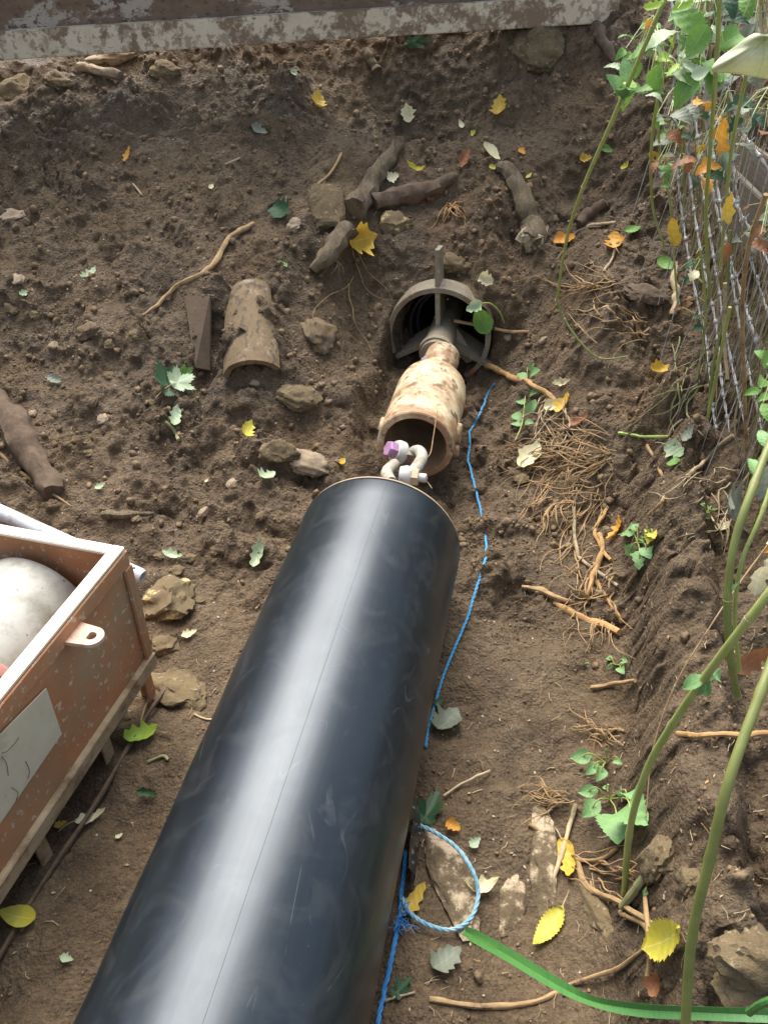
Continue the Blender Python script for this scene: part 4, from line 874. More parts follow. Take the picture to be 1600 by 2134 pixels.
LV = [
 (664, 238, 658, 200, .62, 'torn', 'yellow', 'orange yellow leaf below the beam, left one of the upper two', .8, .6),
 (852, 258, 846, 217, .8, 'torn', 'cream', 'pale cream leaf on the slope between two yellow leaves', .9, .3),
 (1040, 249, 1044, 206, .68, 'torn', 'yellow', 'deep yellow leaf in the shade below the right of the beam', .6, .3),
 (966, 272, 957, 254, .5, 'oval', 'cream', 'small narrow pale leaf right of the upper cream leaf', .4, .3),
 (992, 283, 985, 276, .7, 'oval', 'bright', 'tiny yellow green scrap above the curved root', .4, .3),
 (1002, 308, 1034, 345, .62, 'oval', 'cream', 'pale yellow leaf lying above the thick curved root', .9, .4),
 (1016, 350, 1032, 354, .9, 'oval', 'bright', 'small round yellow leaf at the top of the curved root', .5, .2),
 (851, 351, 890, 358, .3, 'torn', 'bright', 'thin curled yellow leaf right of the stout branch', 1.4, 1.2),
 (806, 376, 830, 366, .95, 'torn', 'cream', 'round whitish leaf right of the stout branch', .3, .2),
 (1080, 312, 1093, 325, .8, 'torn', 'orange', 'little orange leaf scrap in the far right hollow', .5, .2),
 (1204, 333, 1230, 330, .7, 'torn', 'yellow', 'yellow leaf right beside the tall green stem', .8, .4),
 (1096, 375, 1108, 364, .55, 'oval', 'bright', 'tiny lime yellow leaf right of the curved root', .4, .2),
 (1340, 323, 1386, 333, .42, 'oval', 'yellow', 'slim yellow leaf near the fence at upper right', .9, .6),
 (1306, 355, 1322, 342, .5, 'torn', 'bright', 'dull yellow curled leaf below the slim yellow leaf', .9, .6),
 (720, 508, 778, 492, 1.05, 'torn', 'yellow', 'large crumpled bright yellow leaf in the middle of slope', 1.0, .6),
 (1156, 515, 1203, 506, .8, 'torn', 'orange', 'broad orange leaf behind the tall green stem', .7, .3),
 (1284, 525, 1280, 490, .75, 'torn', 'orange', 'orange leaf with pale stalk right of the tall stem', .7, .3),
 (1003, 572, 1028, 594, .9, 'torn', 'cream', 'crumpled cream leaf up right of the steel ring', 1.1, .6),
 (1120, 500, 1138, 475, .6, 'torn', 'cream', 'cream leaf leaning on the splintered root end', .5, .4),
 (958, 358, 976, 312, .4, 'torn', 'brown', 'rust red curled leaf above the dark branch', 1.6, .3),
 (888, 420, 926, 392, .35, 'torn', 'brown', 'rusty strip of leaf lying on the dark branch', 1.3, .4),
 (1348, 782, 1388, 774, .8, 'torn', 'yellow', 'orange yellow leaf alone on the right bank', .9, .6),
 (1088, 990, 1128, 930, .62, 'torn', 'cream', 'large pale cream leaf above the root tangle', .7, .4),
 (1155, 800, 1193, 793, .42, 'torn', 'cream', 'whitish leaf at the right end of the green sprig', .7, .6),
 (1140, 855, 1178, 838, .7, 'torn', 'cream', 'pale curled leaf on the pale root crown', .9, .6),
 (1165, 868, 1190, 825, .6, 'torn', 'yellow', 'yellow and brown leaf on the pale root crown', 1.0, .4),
 (1186, 895, 1232, 870, .5, 'torn', 'brown', 'brown curled leaf right of the pale root crown', .9, .4),
 (1282, 1135, 1303, 1084, .5, 'torn', 'orange', 'orange leaf left of the crumpled green plant on bank', .8, .5),
 (540, 1002, 570, 992, .8, 'torn', 'pale', 'pale green leaf on the soil left of the pipe mouth', .6, .3),
 (342, 1160, 386, 1172, .42, 'torn', 'pale', 'whitish green folded leaf above the yellow patched brick', 1.6, .5),
 (530, 1185, 545, 1122, .42, 'torn', 'pale', 'pale green leaf standing on soil left of the pipe', 1.2, .5),
 (262, 1548, 334, 1520, .62, 'torn', 'lime', 'bright lime green leaf beside the tray legs', .9, .5),
 (378, 1330, 412, 1318, .55, 'torn', 'cream', 'small pale yellow leaf right of the brick lump', .5, .3),
 (158, 1722, 225, 1694, .42, 'torn', 'cream', 'pale yellow leaf with stalk right of the tray rail', .9, .4),
 (112, 1728, 140, 1716, .6, 'torn', 'yellow', 'yellow leaf half under the tray beside a leg', .6, .3),
 (80, 1764, 94, 1742, .6, 'torn', 'orange', 'orange leaf scrap under the tray', .6, .3),
 (80, 1922, 3, 1906, .62, 'oval', 'bright', 'clean bright yellow oval leaf on smooth mud at lower left', .5, .3),
 (126, 1995, 155, 2003, .6, 'torn', 'pale', 'small pale green leaf on smooth mud left of pipe', .5, .3),
 (293, 1650, 336, 1655, .4, 'torn', 'dark', 'dark green curled leaf on smooth mud left of pipe', 1.4, .5),
 (240, 1752, 256, 1742, .6, 'torn', 'cream', 'tiny cream leaf scrap on the smooth mud', .4, .3),
 (930, 1715, 960, 1732, .8, 'torn', 'orange', 'brown orange leaf above the rope loop', .8, .3),
 (978, 1768, 1000, 1748, .75, 'torn', 'pale', 'small light green leaf right of the rope loop', .4, .3),
 (962, 1862, 1032, 1848, .5, 'torn', 'cream', 'pale yellow leaf under the right side of the rope loop', .9, .9),
 (838, 1915, 884, 1848, .45, 'torn', 'yellow', 'orange yellow leaf between the pipe and the long stone', .6, .3),
 (1176, 1897, 1116, 1974, .48, 'serrate', 'bright', 'yellow green oval leaf with stalk above the grass blade', .5, .2),
 (1362, 1978, 1438, 1938, .52, 'serrate', 'bright', 'bright yellow toothed leaf behind the lower right stem', .5, .3),
 (1178, 1760, 1196, 1842, .42, 'torn', 'yellow', 'spotted yellow leaf pinned by the straw stalk', .7, .3),
 (1370, 2068, 1385, 2020, .7, 'torn', 'brown', 'crumpled brown leaf below the bright toothed leaf', 1.2, .6),
 (905, 1540, 950, 1492, .7, 'torn', 'grey', 'dull olive leaf right of the pipe middle', .8, .3),
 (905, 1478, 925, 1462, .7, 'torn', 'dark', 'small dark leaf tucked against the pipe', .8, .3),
 (895, 2030, 955, 1985, .7, 'torn', 'grey', 'dull grey green leaf below the rope loop', .6, .3),
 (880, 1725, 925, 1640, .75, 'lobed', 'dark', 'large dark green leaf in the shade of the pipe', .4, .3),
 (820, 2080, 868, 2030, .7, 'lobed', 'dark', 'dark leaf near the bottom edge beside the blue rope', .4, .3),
 (102, 788, 132, 802, .6, 'torn', 'grey', 'small grey leaf on the left slope', .7, .3),
 (172, 588, 202, 563, .45, 'torn', 'pale', 'narrow whitish leaf on the upper left slope', 1.0, .4),
 (40, 618, 60, 612, .8, 'torn', 'pale', 'tiny white leaf at the left edge of slope', .4, .3),
 (578, 436, 606, 455, .8, 'torn', 'dark', 'dark green leaf left of the round yellowish stone', .6, .3),
 (522, 262, 556, 280, .55, 'torn', 'grey', 'dull grey leaf in the middle of the upper slope', .7, .4),
 (505, 920, 518, 885, .6, 'torn', 'bright', 'small olive yellow leaf below the clay shard', .9, .4),
 (1300, 490, 1334, 480, .8, 'serrate', 'green', 'small green leaf right of the orange leaves', .5, .3),
 (1372, 545, 1400, 572, .7, 'oval', 'green', 'green leaf at the foot of the fence stems', .5, .3),
 (1250, 306, 1276, 318, .6, 'oval', 'green', 'dark green leaf behind the tall stem in the hollow', .5, .3),
 (1392, 928, 1432, 950, .7, 'torn', 'pale', 'pale green leaf on the bank below the lime stalk', .4, .3),
 (1428, 925, 1448, 888, .6, 'torn', 'grey', 'dark green leaf right of the pale green leaf on bank', .5, .3),
 (1402, 980, 1410, 960, .8, 'oval', 'green', 'small green leaf under the pale green leaf on bank', .5, .3),
 (1440, 1090, 1530, 1082, .45, 'torn', 'grey', 'patchy greenish leaf on the bank below the fence', .7, .3),
 (1490, 1112, 1520, 1095, .7, 'torn', 'cream', 'dull cream leaf at the fence foot on the right', .4, .3),
 (264, 345, 276, 312, .35, 'torn', 'orange', 'thin rust coloured leaf on the upper left slope', 1.2, .3),
 (200, 1024, 222, 1012, .6, 'torn', 'pale', 'tiny pale green leaf above the tray', .4, .3),
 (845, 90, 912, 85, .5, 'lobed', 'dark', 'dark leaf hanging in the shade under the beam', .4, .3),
 (432, 1008, 440, 1000, .7, 'oval', 'cream', 'tiny cream flake on the lower left slope', .4, .3),
 (436, 398, 444, 388, .7, 'torn', 'cream', 'tiny cream flake in the middle left slope', .4, .3),
 (605, 160, 615, 150, .7, 'torn', 'pale', 'tiny whitish flake under the beam', .4, .3),
 (1455, 330, 1470, 350, .7, 'torn', 'brown', 'small brown leaf at the fence top', .4, .3),
 (715, 960, 704, 972, .5, 'oval', 'yellow', 'tiny yellow scrap right of the tan stone', .4, .3),
]
for a in LV: leaf(*a[:8], curl=a[8] * 1.0, bend=a[9] * .9, stalk=.035 if 'stalk' in a[7] else 0)
# ivy leaf cluster by the shard
leaf(352, 822, 406, 800, 1.2, 'lobed', 'pale', 'large pale underside of a lobed leaf on the left slope', .3, .1, lift=.02, stalk=.09)
leaf(330, 835, 350, 770, .9, 'lobed', 'dark', 'dark green lobed leaf half under the pale lobed leaf', .3, .3, lift=.008)
leaf(372, 790, 402, 762, .9, 'lobed', 'green', 'green crumpled leaf above the pale lobed leaf', .8, .6, lift=.01)
leaf(360, 895, 368, 850, .5, 'torn', 'pale', 'narrow pale leaf on the stalk below the lobed leaf', .9, .3, lift=.008)
leaf(1012, 690, 985, 640, .75, 'oval', 'green', 'green leaf draped over the right of the ring', .4, .3, lift=.01, Y=3.08)
leaf(1005, 632, 972, 650, .8, 'torn', 'pale', 'crumpled whitish green leaf above the ring', .9, .4, lift=.01, Y=3.04)
mb = MB(); mb.tube(smooth_path([atY(1003, 632, 3.04), atY(1022, 633, 3.06), atY(1040, 650, 3.07), atY(1050, 673, 3.09)], 5), .0035, 7); tag(obj('stalk', mb, STEM), 'pale green curved stalk of the leaf above the ring', 'stalk')

def sprig(pts, r, m, leaves, label, cat, lm, name='sprig', kind='oval', wr=.5, group=None, nodes=False, Zs=None):
    """pts: world points; leaves: (t along 0..1, tip point, size)"""
    t = thing(name, pts[0], label, cat, group); path = smooth_path(pts, 8); N = len(path)
    rad = [r * (1 - .35 * i / N) for i in range(N)]
    if nodes:
        rad = [q * (1.22 if i % 9 == 4 else 1) for i, q in enumerate(rad)]
    mb = MB(); mb.tube(path, rad, 12); obj('stem', mb, m, t)
    for i, (f, tip, w_) in enumerate(leaves):
        b = path[min(N - 1, int(f * (N - 1)))]; g = random.Random(i * 7 + int(pts[0].x * 100)); Z = Zs or Vector((g.uniform(-.4, .4), g.uniform(-.7, -.2), .8)); d = tip - b; d = d * min(1, .075 / d.length); tip = b + d; b2 = b + d * .12
        place_leaf(b2, tip, wr * w_, kind, lm, Z.normalized(), .35, -.35, t, 'leaf', i * 3 + int(pts[0].y * 50), 0, .001)
    return t
# green sprig right of the barrel
h_ = [hit(1078, 925), hit(1090, 890), hit(1096, 845), hit(1106, 770)]; h_ = [p + nrm(p) * .02 for p in h_]
def tip(px, py, l=.03): p = hit(px, py); return p + nrm(p) * l
sprig(h_, .0022, STEM, [(.45, tip(1036, 848), 1), (.5, tip(1128, 842), 1), (.35, tip(1045, 880), 1), (.4, tip(1112, 890), 1.1), (.7, tip(1032, 795), 1), (.75, tip(1140, 815), 1), (.95, tip(1145, 772), 1.2), (.9, tip(1085, 770), 1), (.97, tip(1125, 765), 1)], 'broad leaved green sprig lying right of the cream barrel', 'sprig', L['mint'], wr=.62)
# small nettle plant (toothed leaves)
Yn = 1.12
def A3(px, py, Y): return atY(px, py, Y)
g0 = hit(1290, 1700)
sprig([g0, g0 + Vector((0, -.02, .03)), g0 + Vector((-.02, -.03, .06))], .003, STEM, [], 'short nettle stalk stump', 'plant', L['green']) if False else None
def cluster(cx, cy, tips, label, lm='mint', h=.05, wr=.8, name='nettle_plant', kind='serrate', cat='plant', group=None, rpx=2.5):
    b = hit(cx, cy); up = b + Vector((0, -.01, h)); ts = []
    for (px, py, w_) in tips:
        q = hit(px, py); q = q + (CAM - q).normalized() * (h * .9); ts.append(q)
    t = thing(name, b, label, cat, group)
    for i, q in enumerate(ts):
        m_ = b.lerp(q, .5) + Vector((0, 0, h * .5)); s = MB(); s.tube(smooth_path([b, m_, b.lerp(q, .72) + Vector((0, 0, h * .15))], 4), rpx * pxm(b) * .6, 6); obj('stem', s, STEM, t)
        st = b.lerp(q, .42) + Vector((0, 0, h * .35)); g = random.Random(i + int(cx))
        Z = ((CAM - q).normalized() + Vector((g.uniform(-.5, .5), g.uniform(-.3, .3), .5))).normalized(); place_leaf(st, q, wr * tips[i][2], kind, L[lm], Z, .4, -.3, t, 'leaf', i + int(cx), 0, .001)
    return t
cluster(1262, 1590, [(1190, 1578, 1), (1222, 1612, .9), (1258, 1562, .7), (1292, 1590, .8), (1245, 1625, .9)], 'upper toothed nettle shoot at the bank foot', h=.05)
cluster(1270, 1665, [(1205, 1650, .9), (1215, 1700, 1), (1285, 1745, 1.1), (1318, 1660, .9), (1330, 1700, .9), (1255, 1640, .9)], 'lower toothed nettle shoot with the biggest leaves', h=.06)
cluster(1280, 1385, [(1262, 1370, 1), (1305, 1378, 1), (1298, 1402, 1), (1262, 1395, .8)], 'tiny green seedling on the bank edge', h=.025, kind='oval')
cluster(1215, 1385, [(1216, 1372, 1), (1230, 1390, 1)], 'curled seed head left of the tiny seedling', h=.02, kind='torn', lm='grey')
cluster(1328, 1130, [(1300, 1100, 1), (1320, 1090, 1), (1350, 1110, 1), (1305, 1160, 1), (1352, 1160, .9), (1330, 1185, .9), (1340, 1130, 1)], 'crumpled wilted green plant on the right bank', h=.04, kind='torn')
cluster(1345, 1115, [(1345, 1108, 1), (1362, 1118, .9), (1350, 1130, .8)], 'yellow spotted leaf of the wilted plant', h=.045, kind='torn', lm='bright', name='wilted_leaf')
cluster(1470, 1070, [(1460, 1050, 1), (1485, 1060, .9), (1478, 1085, .8)], 'small green seedling below the fence', h=.03, kind='oval')
cluster(1345, 1850, [(1328, 1832, 1), (1360, 1838, .9), (1340, 1868, .9)], 'dark little seedling between the lower stems', h=.03, kind='torn')
cluster(590, 548, [(578, 545, 1), (598, 556, 1)], 'tiny green sprout on the middle of the slope', h=.01, kind='oval', wr=.9)

# ---------------------------------------------------------------- tall stems and grass blade
def stemthing(pts, r, m, label, name='plant_stem', cat='stem', nodes=True, taper=.3, group=None, n=12):
    path = smooth_path(pts, 9); N = len(path); mb = MB()
    mb.tube(path, [r * (1 - taper * i / N) * (1.18 if nodes and i % 18 in (9,) else 1) for i in range(N)], n); return path, mb
def tall(pts, r, m, label, leaves=(), lm='mint', wr=.62, kind='serrate', taper=.3, name='tall_weed'):
    P_ = [AP(p) for p in pts]; t = thing(name, P_[-1], label, 'weed'); path, mb = stemthing(P_, r, m, label, taper=taper); obj('stem', mb, m, t)
    N = len(path)
    for i, q in enumerate(path):
        if i % 18 == 9:
            nd = MB(); a = path[min(i + 1, N - 1)] - path[i - 1]; a.normalize(); nd.lathe([(-.004, .001), (-.003, r * 1.02), (0, r * 1.22), (.003, r * 1.02), (.004, .001)], q, a, 12); obj('stem_node', nd, STRAW, t)
    for i, (f, px, py, Y, w_) in enumerate(leaves):
        b = path[int(f * (N - 1))]; T = atY(px, py, Y); T = b + (T - b) * min(1, 62 * pxm(b) / (T - b).length); g = random.Random(i + int(px)); Z = ((CAM - T).normalized() * .7 + Vector((g.uniform(-.4, .4), 0, .7))).normalized()
        place_leaf(b + (T - b) * .1, T, wr * w_, kind, L[lm], Z, .4, -.3, t, 'leaf', i + int(px), 0, .001)
    return t
tall([(1395, -30, 2.15), (1360, 55, 2.15), (1280, 240, 2.2), (1215, 390, 2.28), (1180, 500, 2.38), (1160, 625, 2.5)], .0058, STEM, 'tall pale green weed stem leaning from top right to the slope', [(.36, 1265, 148, 2.15, 1), (.36, 1312, 178, 2.12, 1), (.38, 1340, 165, 2.12, .9), (.34, 1300, 120, 2.2, 1), (.36, 1295, 170, 2.1, .9)], taper=.25)
tall([(1160, 625, 2.52), (1175, 665, 2.5), (1210, 715, 2.45), (1250, 747, 2.42), (1308, 743, 2.42)], .0042, STEMD, 'dark green stem bending along the upper right bank', taper=.4)
_B = [(2050, 780, 1.22, 0), (1820, 1000, 1.12, 0), (1640, 1190, .98, 0), (1560, 1290, .90, 0), (1480, 1395, .78, 0), (1400, 1510, .62, 0), (1345, 1610, .48, 0), (1310, 1740, .30, 0), (1298, 1905, .06, 0)]
def onB(px, py, z): return (px, py, atZ(px, py, z).y)
tall(_B, .0062, STEM, 'long green weed stem arching down to the floor at right', [(.52, *onB(1408, 1440, .72), 1), (.52, *onB(1448, 1418, .72), .8), (.50, *onB(1475, 1440, .72), 1), (.50, *onB(1522, 1438, .72), .9), (.52, *onB(1465, 1500, .68), .9), (.52, *onB(1440, 1470, .7), .8)], taper=.0)
tall([(1850, 820, 1.18, 0), (1730, 1060, 1.12, 0), (1640, 1290, 1.02, 0), (1585, 1440, .98, 0), (1520, 1620, .92, 0), (1478, 1790, .82, 0), (1440, 1960, .70, 0), (1425, 2170, .55, 0)], .0053, STEMD, 'thick olive green stem crossing the lower right corner', taper=-.15)
tall([(1800, 380, 1.12, 0), (1720, 620, 1.06, 0), (1640, 830, .98, 0), (1570, 1010, .92, 0), (1530, 1130, .85, 0), (1515, 1250, .76, 0), (1520, 1360, .66, 0), (1535, 1450, .54, 0)], .0066, STEMD, 'upright green stem in front of the fence', [(.42, *onB(1525, 850, .95), .8), (.38, *onB(1540, 790, .98), .8), (.7, *onB(1535, 1215, .8), .5)], taper=0)
tall([(1790, 520, 1.1, 0), (1715, 720, 1.05, 0), (1640, 900, .98, 0), (1590, 1060, .9, 0), (1545, 1170, .82, 0), (1530, 1280, .72, 0), (1540, 1400, .6, 0)], .0036, STEM, 'slender green stem beside the upright stem at the fence', taper=0)
tall([(1610, 1120, .75, 0), (1540, 1215, .70, 0), (1475, 1312, .64, 0), (1405, 1430, .55, 0), (1360, 1560, .45, 0), (1345, 1700, .36, 0)], .0016, ROOT, 'thin tan dry stalk crossing the right bank', taper=.3)
def blade():
    pts = [(965, 1938, .10), (1050, 1985, .22), (1150, 2045, .32), (1230, 2085, .38), (1330, 2105, .44), (1460, 2112, .50), (1640, 2118, .56)]
    c = smooth_path([atZ(*p) for p in pts], 8); N = len(c); vs = []; fs = []
    for i, p in enumerate(c):
        f = i / (N - 1); t = (c[min(i + 1, N - 1)] - c[max(i - 1, 0)]).normalized(); n_ = (CAM - p).normalized(); n_ = (n_ + Vector((0, .0, .5 * math.sin(f * 6)))).normalized(); sdv = t.cross(n_).normalized(); n_ = sdv.cross(t)
        w_ = 13 * pxm(p) * (.75 if f < .03 else 1) * (1 - .25 * math.exp(-((f - .5) / .1) ** 2))
        for k, x in enumerate((-1, -.5, 0, .5, 1)): vs.append(p + sdv * x * w_ - n_ * (1 - abs(x)) * .004)
        for k, x in enumerate((1, .5, 0, -.5, -1)): vs.append(p + sdv * x * w_ - n_ * ((1 - abs(x)) * .004 + .0007))
    for i in range(N - 1):
        for k in range(10): a = i * 10 + k; b = i * 10 + (k + 1) % 10; fs.append((a, b, b + 10, a + 10))
    fs += [tuple(range(10)), tuple(range((N - 1) * 10, N * 10))[::-1]]
    mb = MB(); mb.add(vs, fs); tag(obj('grass_blade', mb, BLADE), 'wide bright green grass blade sweeping across the bottom right', 'grass blade')
blade()
def grass2():
    for k, (pts, lb) in enumerate([([(1560, 2110, .58), (1590, 2090, .62), (1640, 2075, .65)], 'short bit of green blade at the lower right edge'), ([(1395, 2075, .2), (1415, 2055, .22), (1430, 2030, .25)], 'dull green blade stub behind the thick stem')]):
        mb = MB(); mb.tube(smooth_path([atZ(*p) for p in pts], 5), .005, 8); tag(obj('grass_blade', mb, BLADE), lb, 'grass blade')
grass2()

# ---------------------------------------------------------------- ropes
def rope(pts, rpx, m, label, lift=1.0, strands=True, cat='rope', name='rope', air=False):
    P_ = [Vector(p) for p in pts] if air else [hit(*p) for p in pts]
    path = smooth_path(P_, 24); out = []; r = rpx * pxm(P_[len(P_) // 2])
    if not air: path = [p + nrm(p, .02) * r * lift for p in path]
    # resample evenly
    L_ = [0]
    for a, b in zip(path, path[1:]): L_.append(L_[-1] + (b - a).length)
    n = max(10, int(L_[-1] / (r * .9))); q = []
    j = 0
    for i in range(n):
        d = L_[-1] * i / (n - 1)
        while j < len(L_) - 2 and L_[j + 1] < d: j += 1
        f = (d - L_[j]) / max(1e-9, L_[j + 1] - L_[j]); q.append(path[j].lerp(path[j + 1], min(1, f)))
    mb = MB()
    for s in range(3 if strands else 1):
        up = None; pp = []
        for i, p in enumerate(q):
            t = (q[min(i + 1, n - 1)] - q[max(i - 1, 0)]).normalized()
            if up is None: up = t.orthogonal().normalized()
            up = (up - t * up.dot(t)).normalized(); b = t.cross(up); a = i * .55 + s * 2.094
            pp.append(p + (up * math.cos(a) + b * math.sin(a)) * r * (.5 if strands else 0))
        mb.tube(pp, r * (.58 if strands else 1), 7)
    return tag(obj(name, mb, m), label, cat)
rope([(1032, 800), (1016, 825), (1000, 862), (985, 890), (978, 915), (977, 960), (988, 1010), (1003, 1070), (1013, 1120), (1013, 1165), (998, 1215), (975, 1285), (948, 1350), (920, 1420), (903, 1480), (890, 1530), (886, 1560)], 2.7, CYAN, 'bright blue cord running along the floor right of the pipe', lift=1.2)
q0 = hit(842, 1790); 
rope([(846, 1780), (842, 1830), (836, 1880), (832, 1930), (822, 2000), (806, 2070), (792, 2150)], 5.0, BLUE, 'dark blue frayed rope hanging beside the near pipe edge', lift=3)
rope([hit(862, 1742) + Vector((0, 0, .05)), hit(905, 1762) + Vector((0, 0, .05)), hit(950, 1795) + Vector((0, 0, .05)), hit(982, 1840) + Vector((0, 0, .045)), hit(994, 1882) + Vector((0, 0, .03)), hit(978, 1925) + Vector((0, 0, .02)), hit(938, 1948) + Vector((0, 0, .02)), hit(885, 1935) + Vector((0, 0, .02)), hit(850, 1908) + Vector((0, 0, .02)), hit(838, 1882) + Vector((0, 0, .02))], 4.6, TEAL, 'faded pale blue rope loop over the white patched stone', air=True)
def fray():
    t = hit(838, 1925) + Vector((0, 0, .02)); rs = random.Random(4); mb = MB()
    for i in range(26):
        a = t + Vector((rs.uniform(-.008, .008), rs.uniform(-.02, .02), rs.uniform(0, .01))); d = Vector((rs.uniform(-.6, 1), rs.uniform(-1, .5), rs.uniform(-.2, .8))).normalized()
        mb.tube(smooth_path([a, a + d * .012, a + d * .02 + Vector((rs.uniform(-.008, .008), rs.uniform(-.008, .008), 0))], 3), .0009, 4)
    tag(obj('frayed_knot', mb, BLUE), 'frayed blue knot on the rope below the long stone', 'knot')
fray()
def sheet():
    pts = [(848, 1700), (858, 1745), (850, 1800), (848, 1850)]; vs = []; fs = []
    for i, (x, y) in enumerate(pts):
        a = hit(x + 2, y); b = hit(x + 22 - 4 * i, y + 6); vs += [a + Vector((0, 0, .08)), a.lerp(b, .5) + Vector((.01, 0, .05)), b + Vector((0, 0, .01))]
    for i in range(3):
        for k in range(2): a = i * 3 + k; fs.append((a, a + 1, a + 4, a + 3))
    mb = MB(); mb.add(vs + [v - Vector((0, 0, .002)) for v in vs], fs + [tuple(i + 12 for i in f[::-1]) for f in fs]); tag(obj('plastic_scrap', mb, PLASTIC), 'torn black plastic scrap between the pipe and the rope loop', 'plastic')
sheet()

# ---------------------------------------------------------------- fence and vegetation at right
def fence():
    t = thing('wire_fence', hit(1560, 1250), 'galvanised wire netting fence sagging along the right bank', 'fence')
    lines = [[(1395, -20, 3.2), (1420, 120, 3.05), (1448, 250, 2.9), (1462, 380, 2.75), (1490, 560, 2.5), (1520, 740, 2.25), (1558, 910, 2.0), (1600, 1100, 1.8), (1660, 1300, 1.6)],
             [(1430, 300, 2.9), (1440, 400, 2.8), (1462, 540, 2.6), (1490, 670, 2.4), (1502, 790, 2.2), (1520, 900, 2.05), (1545, 1020, 1.9), (1568, 1200, 1.7), (1590, 1360, 1.55), (1620, 1500, 1.4)],
             [(1500, 120, 2.6), (1540, 260, 2.45), (1585, 330, 2.3), (1650, 420, 2.15)],
             [(1515, 390, 2.5), (1540, 440, 2.4), (1575, 500, 2.3), (1600, 545, 2.2), (1660, 640, 2.0)],
             [(1470, 200, 2.9), (1475, 330, 2.8), (1500, 470, 2.6), (1540, 600, 2.4), (1565, 680, 2.2), (1600, 790, 2.1), (1650, 900, 2)]]
    lines += [[(x - 22, y + 30, Y) for x, y, Y in lines[1]], [(x + 28, y - 20, Y - .05) for x, y, Y in lines[0][1:]], [(x + 55, y + 40, Y - .1) for x, y, Y in lines[4][:5]]]
    for ln in lines:
        P_ = smooth_path([atY(*p) for p in ln], 14); m = MB()
        for s in range(2):
            m.tube([p + Vector((math.cos(i * .9 + s * 3.14), 0, math.sin(i * .9 + s * 3.14))) * .0022 for i, p in enumerate(P_)], .0022, 6)
        wr = obj('line_wire', m, WIRE, t)
        k = MB(); acc = 0
        for i in range(1, len(P_) - 1):
            acc += (P_[i] - P_[i - 1]).length
            if acc > .065:
                acc = 0; k = MB(); d = (P_[i + 1] - P_[i - 1]).normalized(); k.lathe([(-.008, .0005), (-.006, .006), (0, .0075), (.006, .006), (.008, .0005)], P_[i], d, 8)
                e = P_[i]; k.tube([e, e + Vector((.012, .004, .014))], .0016, 5); obj('wire_knot', k, WIRE, wr)
    for i in range(26):
        f = (i + .45 * math.sin(i * 5.3)) / 25; a = atY(1440 + 170 * f, 150 + 900 * f - 180, 3.0 - 1.25 * f); b = a + Vector((.09 * math.sin(i * 2.3), .05 * math.sin(i * 1.7), -.60))
        m = MB(); m.tube(smooth_path([a + Vector((0, 0, .25)), a, a.lerp(b, .5) + Vector((.008 * math.sin(i * 3), 0, 0)), b], 4), .0014, 5); obj('upright_wire', m, WIRE, t)
fence()
def board(px0, py0, px1, py1, Y0, Y1, h, label, tk=.022):
    a = atY(px0, py0, Y0); b = atY(px1, py1, Y1); d = (b - a).normalized(); up = Vector((0, 0, 1)); up = (up - d * up.dot(d)).normalized(); n_ = d.cross(up)
    M = Matrix((n_, d, up)).transposed(); mb = MB(); mb.box((a + b) / 2, (tk, (b - a).length, h), M, .003); return tag(obj('wooden_board', mb, WOOD), label, 'board')
board(1500, 385, 1660, 560, 2.9, 2.1, .15, 'weathered grey board behind the fence at upper right')
board(1480, 300, 1640, 420, 3.3, 2.5, .16, 'second weathered board higher behind the fence')
board(1540, 700, 1680, 950, 2.5, 1.9, .13, 'lower weathered board behind the fence wires')
def dry_stems():
    rs = random.Random(3)
    for i in range(190):
        f = rs.random(); py1 = 380 + f * 720 + rs.uniform(-50, 40); px1 = 1395 + f * 150 + rs.uniform(-10, 110)
        b = hit(px1, py1); ln = rs.uniform(.25, .7); lean = Vector((rs.gauss(-.02, .13), rs.gauss(-.05, .12), 1)).normalized()
        r0 = rs.choice((.001, .0012, .0016, .002, .0026, .0032)); base = b - Vector((0, 0, .01))
        p = [base, base + lean * ln * .5 + Vector((rs.uniform(-.02, .02), 0, 0)), base + lean * ln + Vector((rs.uniform(-.06, .04), rs.uniform(-.04, .04), 0))]
        mb = MB(); mb.tube(smooth_path(p, 6), [r0 * (1 - .5 * k / 12) for k in range(13)], 6)
        m, lb = ((STRAW, 'thin pale straw coloured stem standing along the fence'), (OLIVE, 'thin olive stem standing along the fence'), (STEMD, 'thin dark green stem standing along the fence'), (ROOT, 'thin tan dead stem standing along the fence'))[rs.choice((0, 0, 1, 1, 2, 3, 3))]
        tp = p[-1]; lnw = ('leaning left' if tp.x - base.x < -.04 else 'leaning right' if tp.x - base.x > .05 else 'upright') + (' thick' if r0 > .0025 else ' fine' if r0 < .0014 else '') + (' tall' if ln > .54 else ' short' if ln < .38 else '')
        whr = 'beside the top right nettles' if py1 < 480 else 'below the big papery leaf' if py1 < 640 else 'in front of the fence boards' if py1 < 850 else 'at the fence foot'
        lb = lnw + ' ' + lb.replace('thin ', '').replace(' standing along the fence', ' ' + whr)
        tag(obj('dry_stem', mb, m), lb, 'stem', 'stems along the fence')
dry_stems()
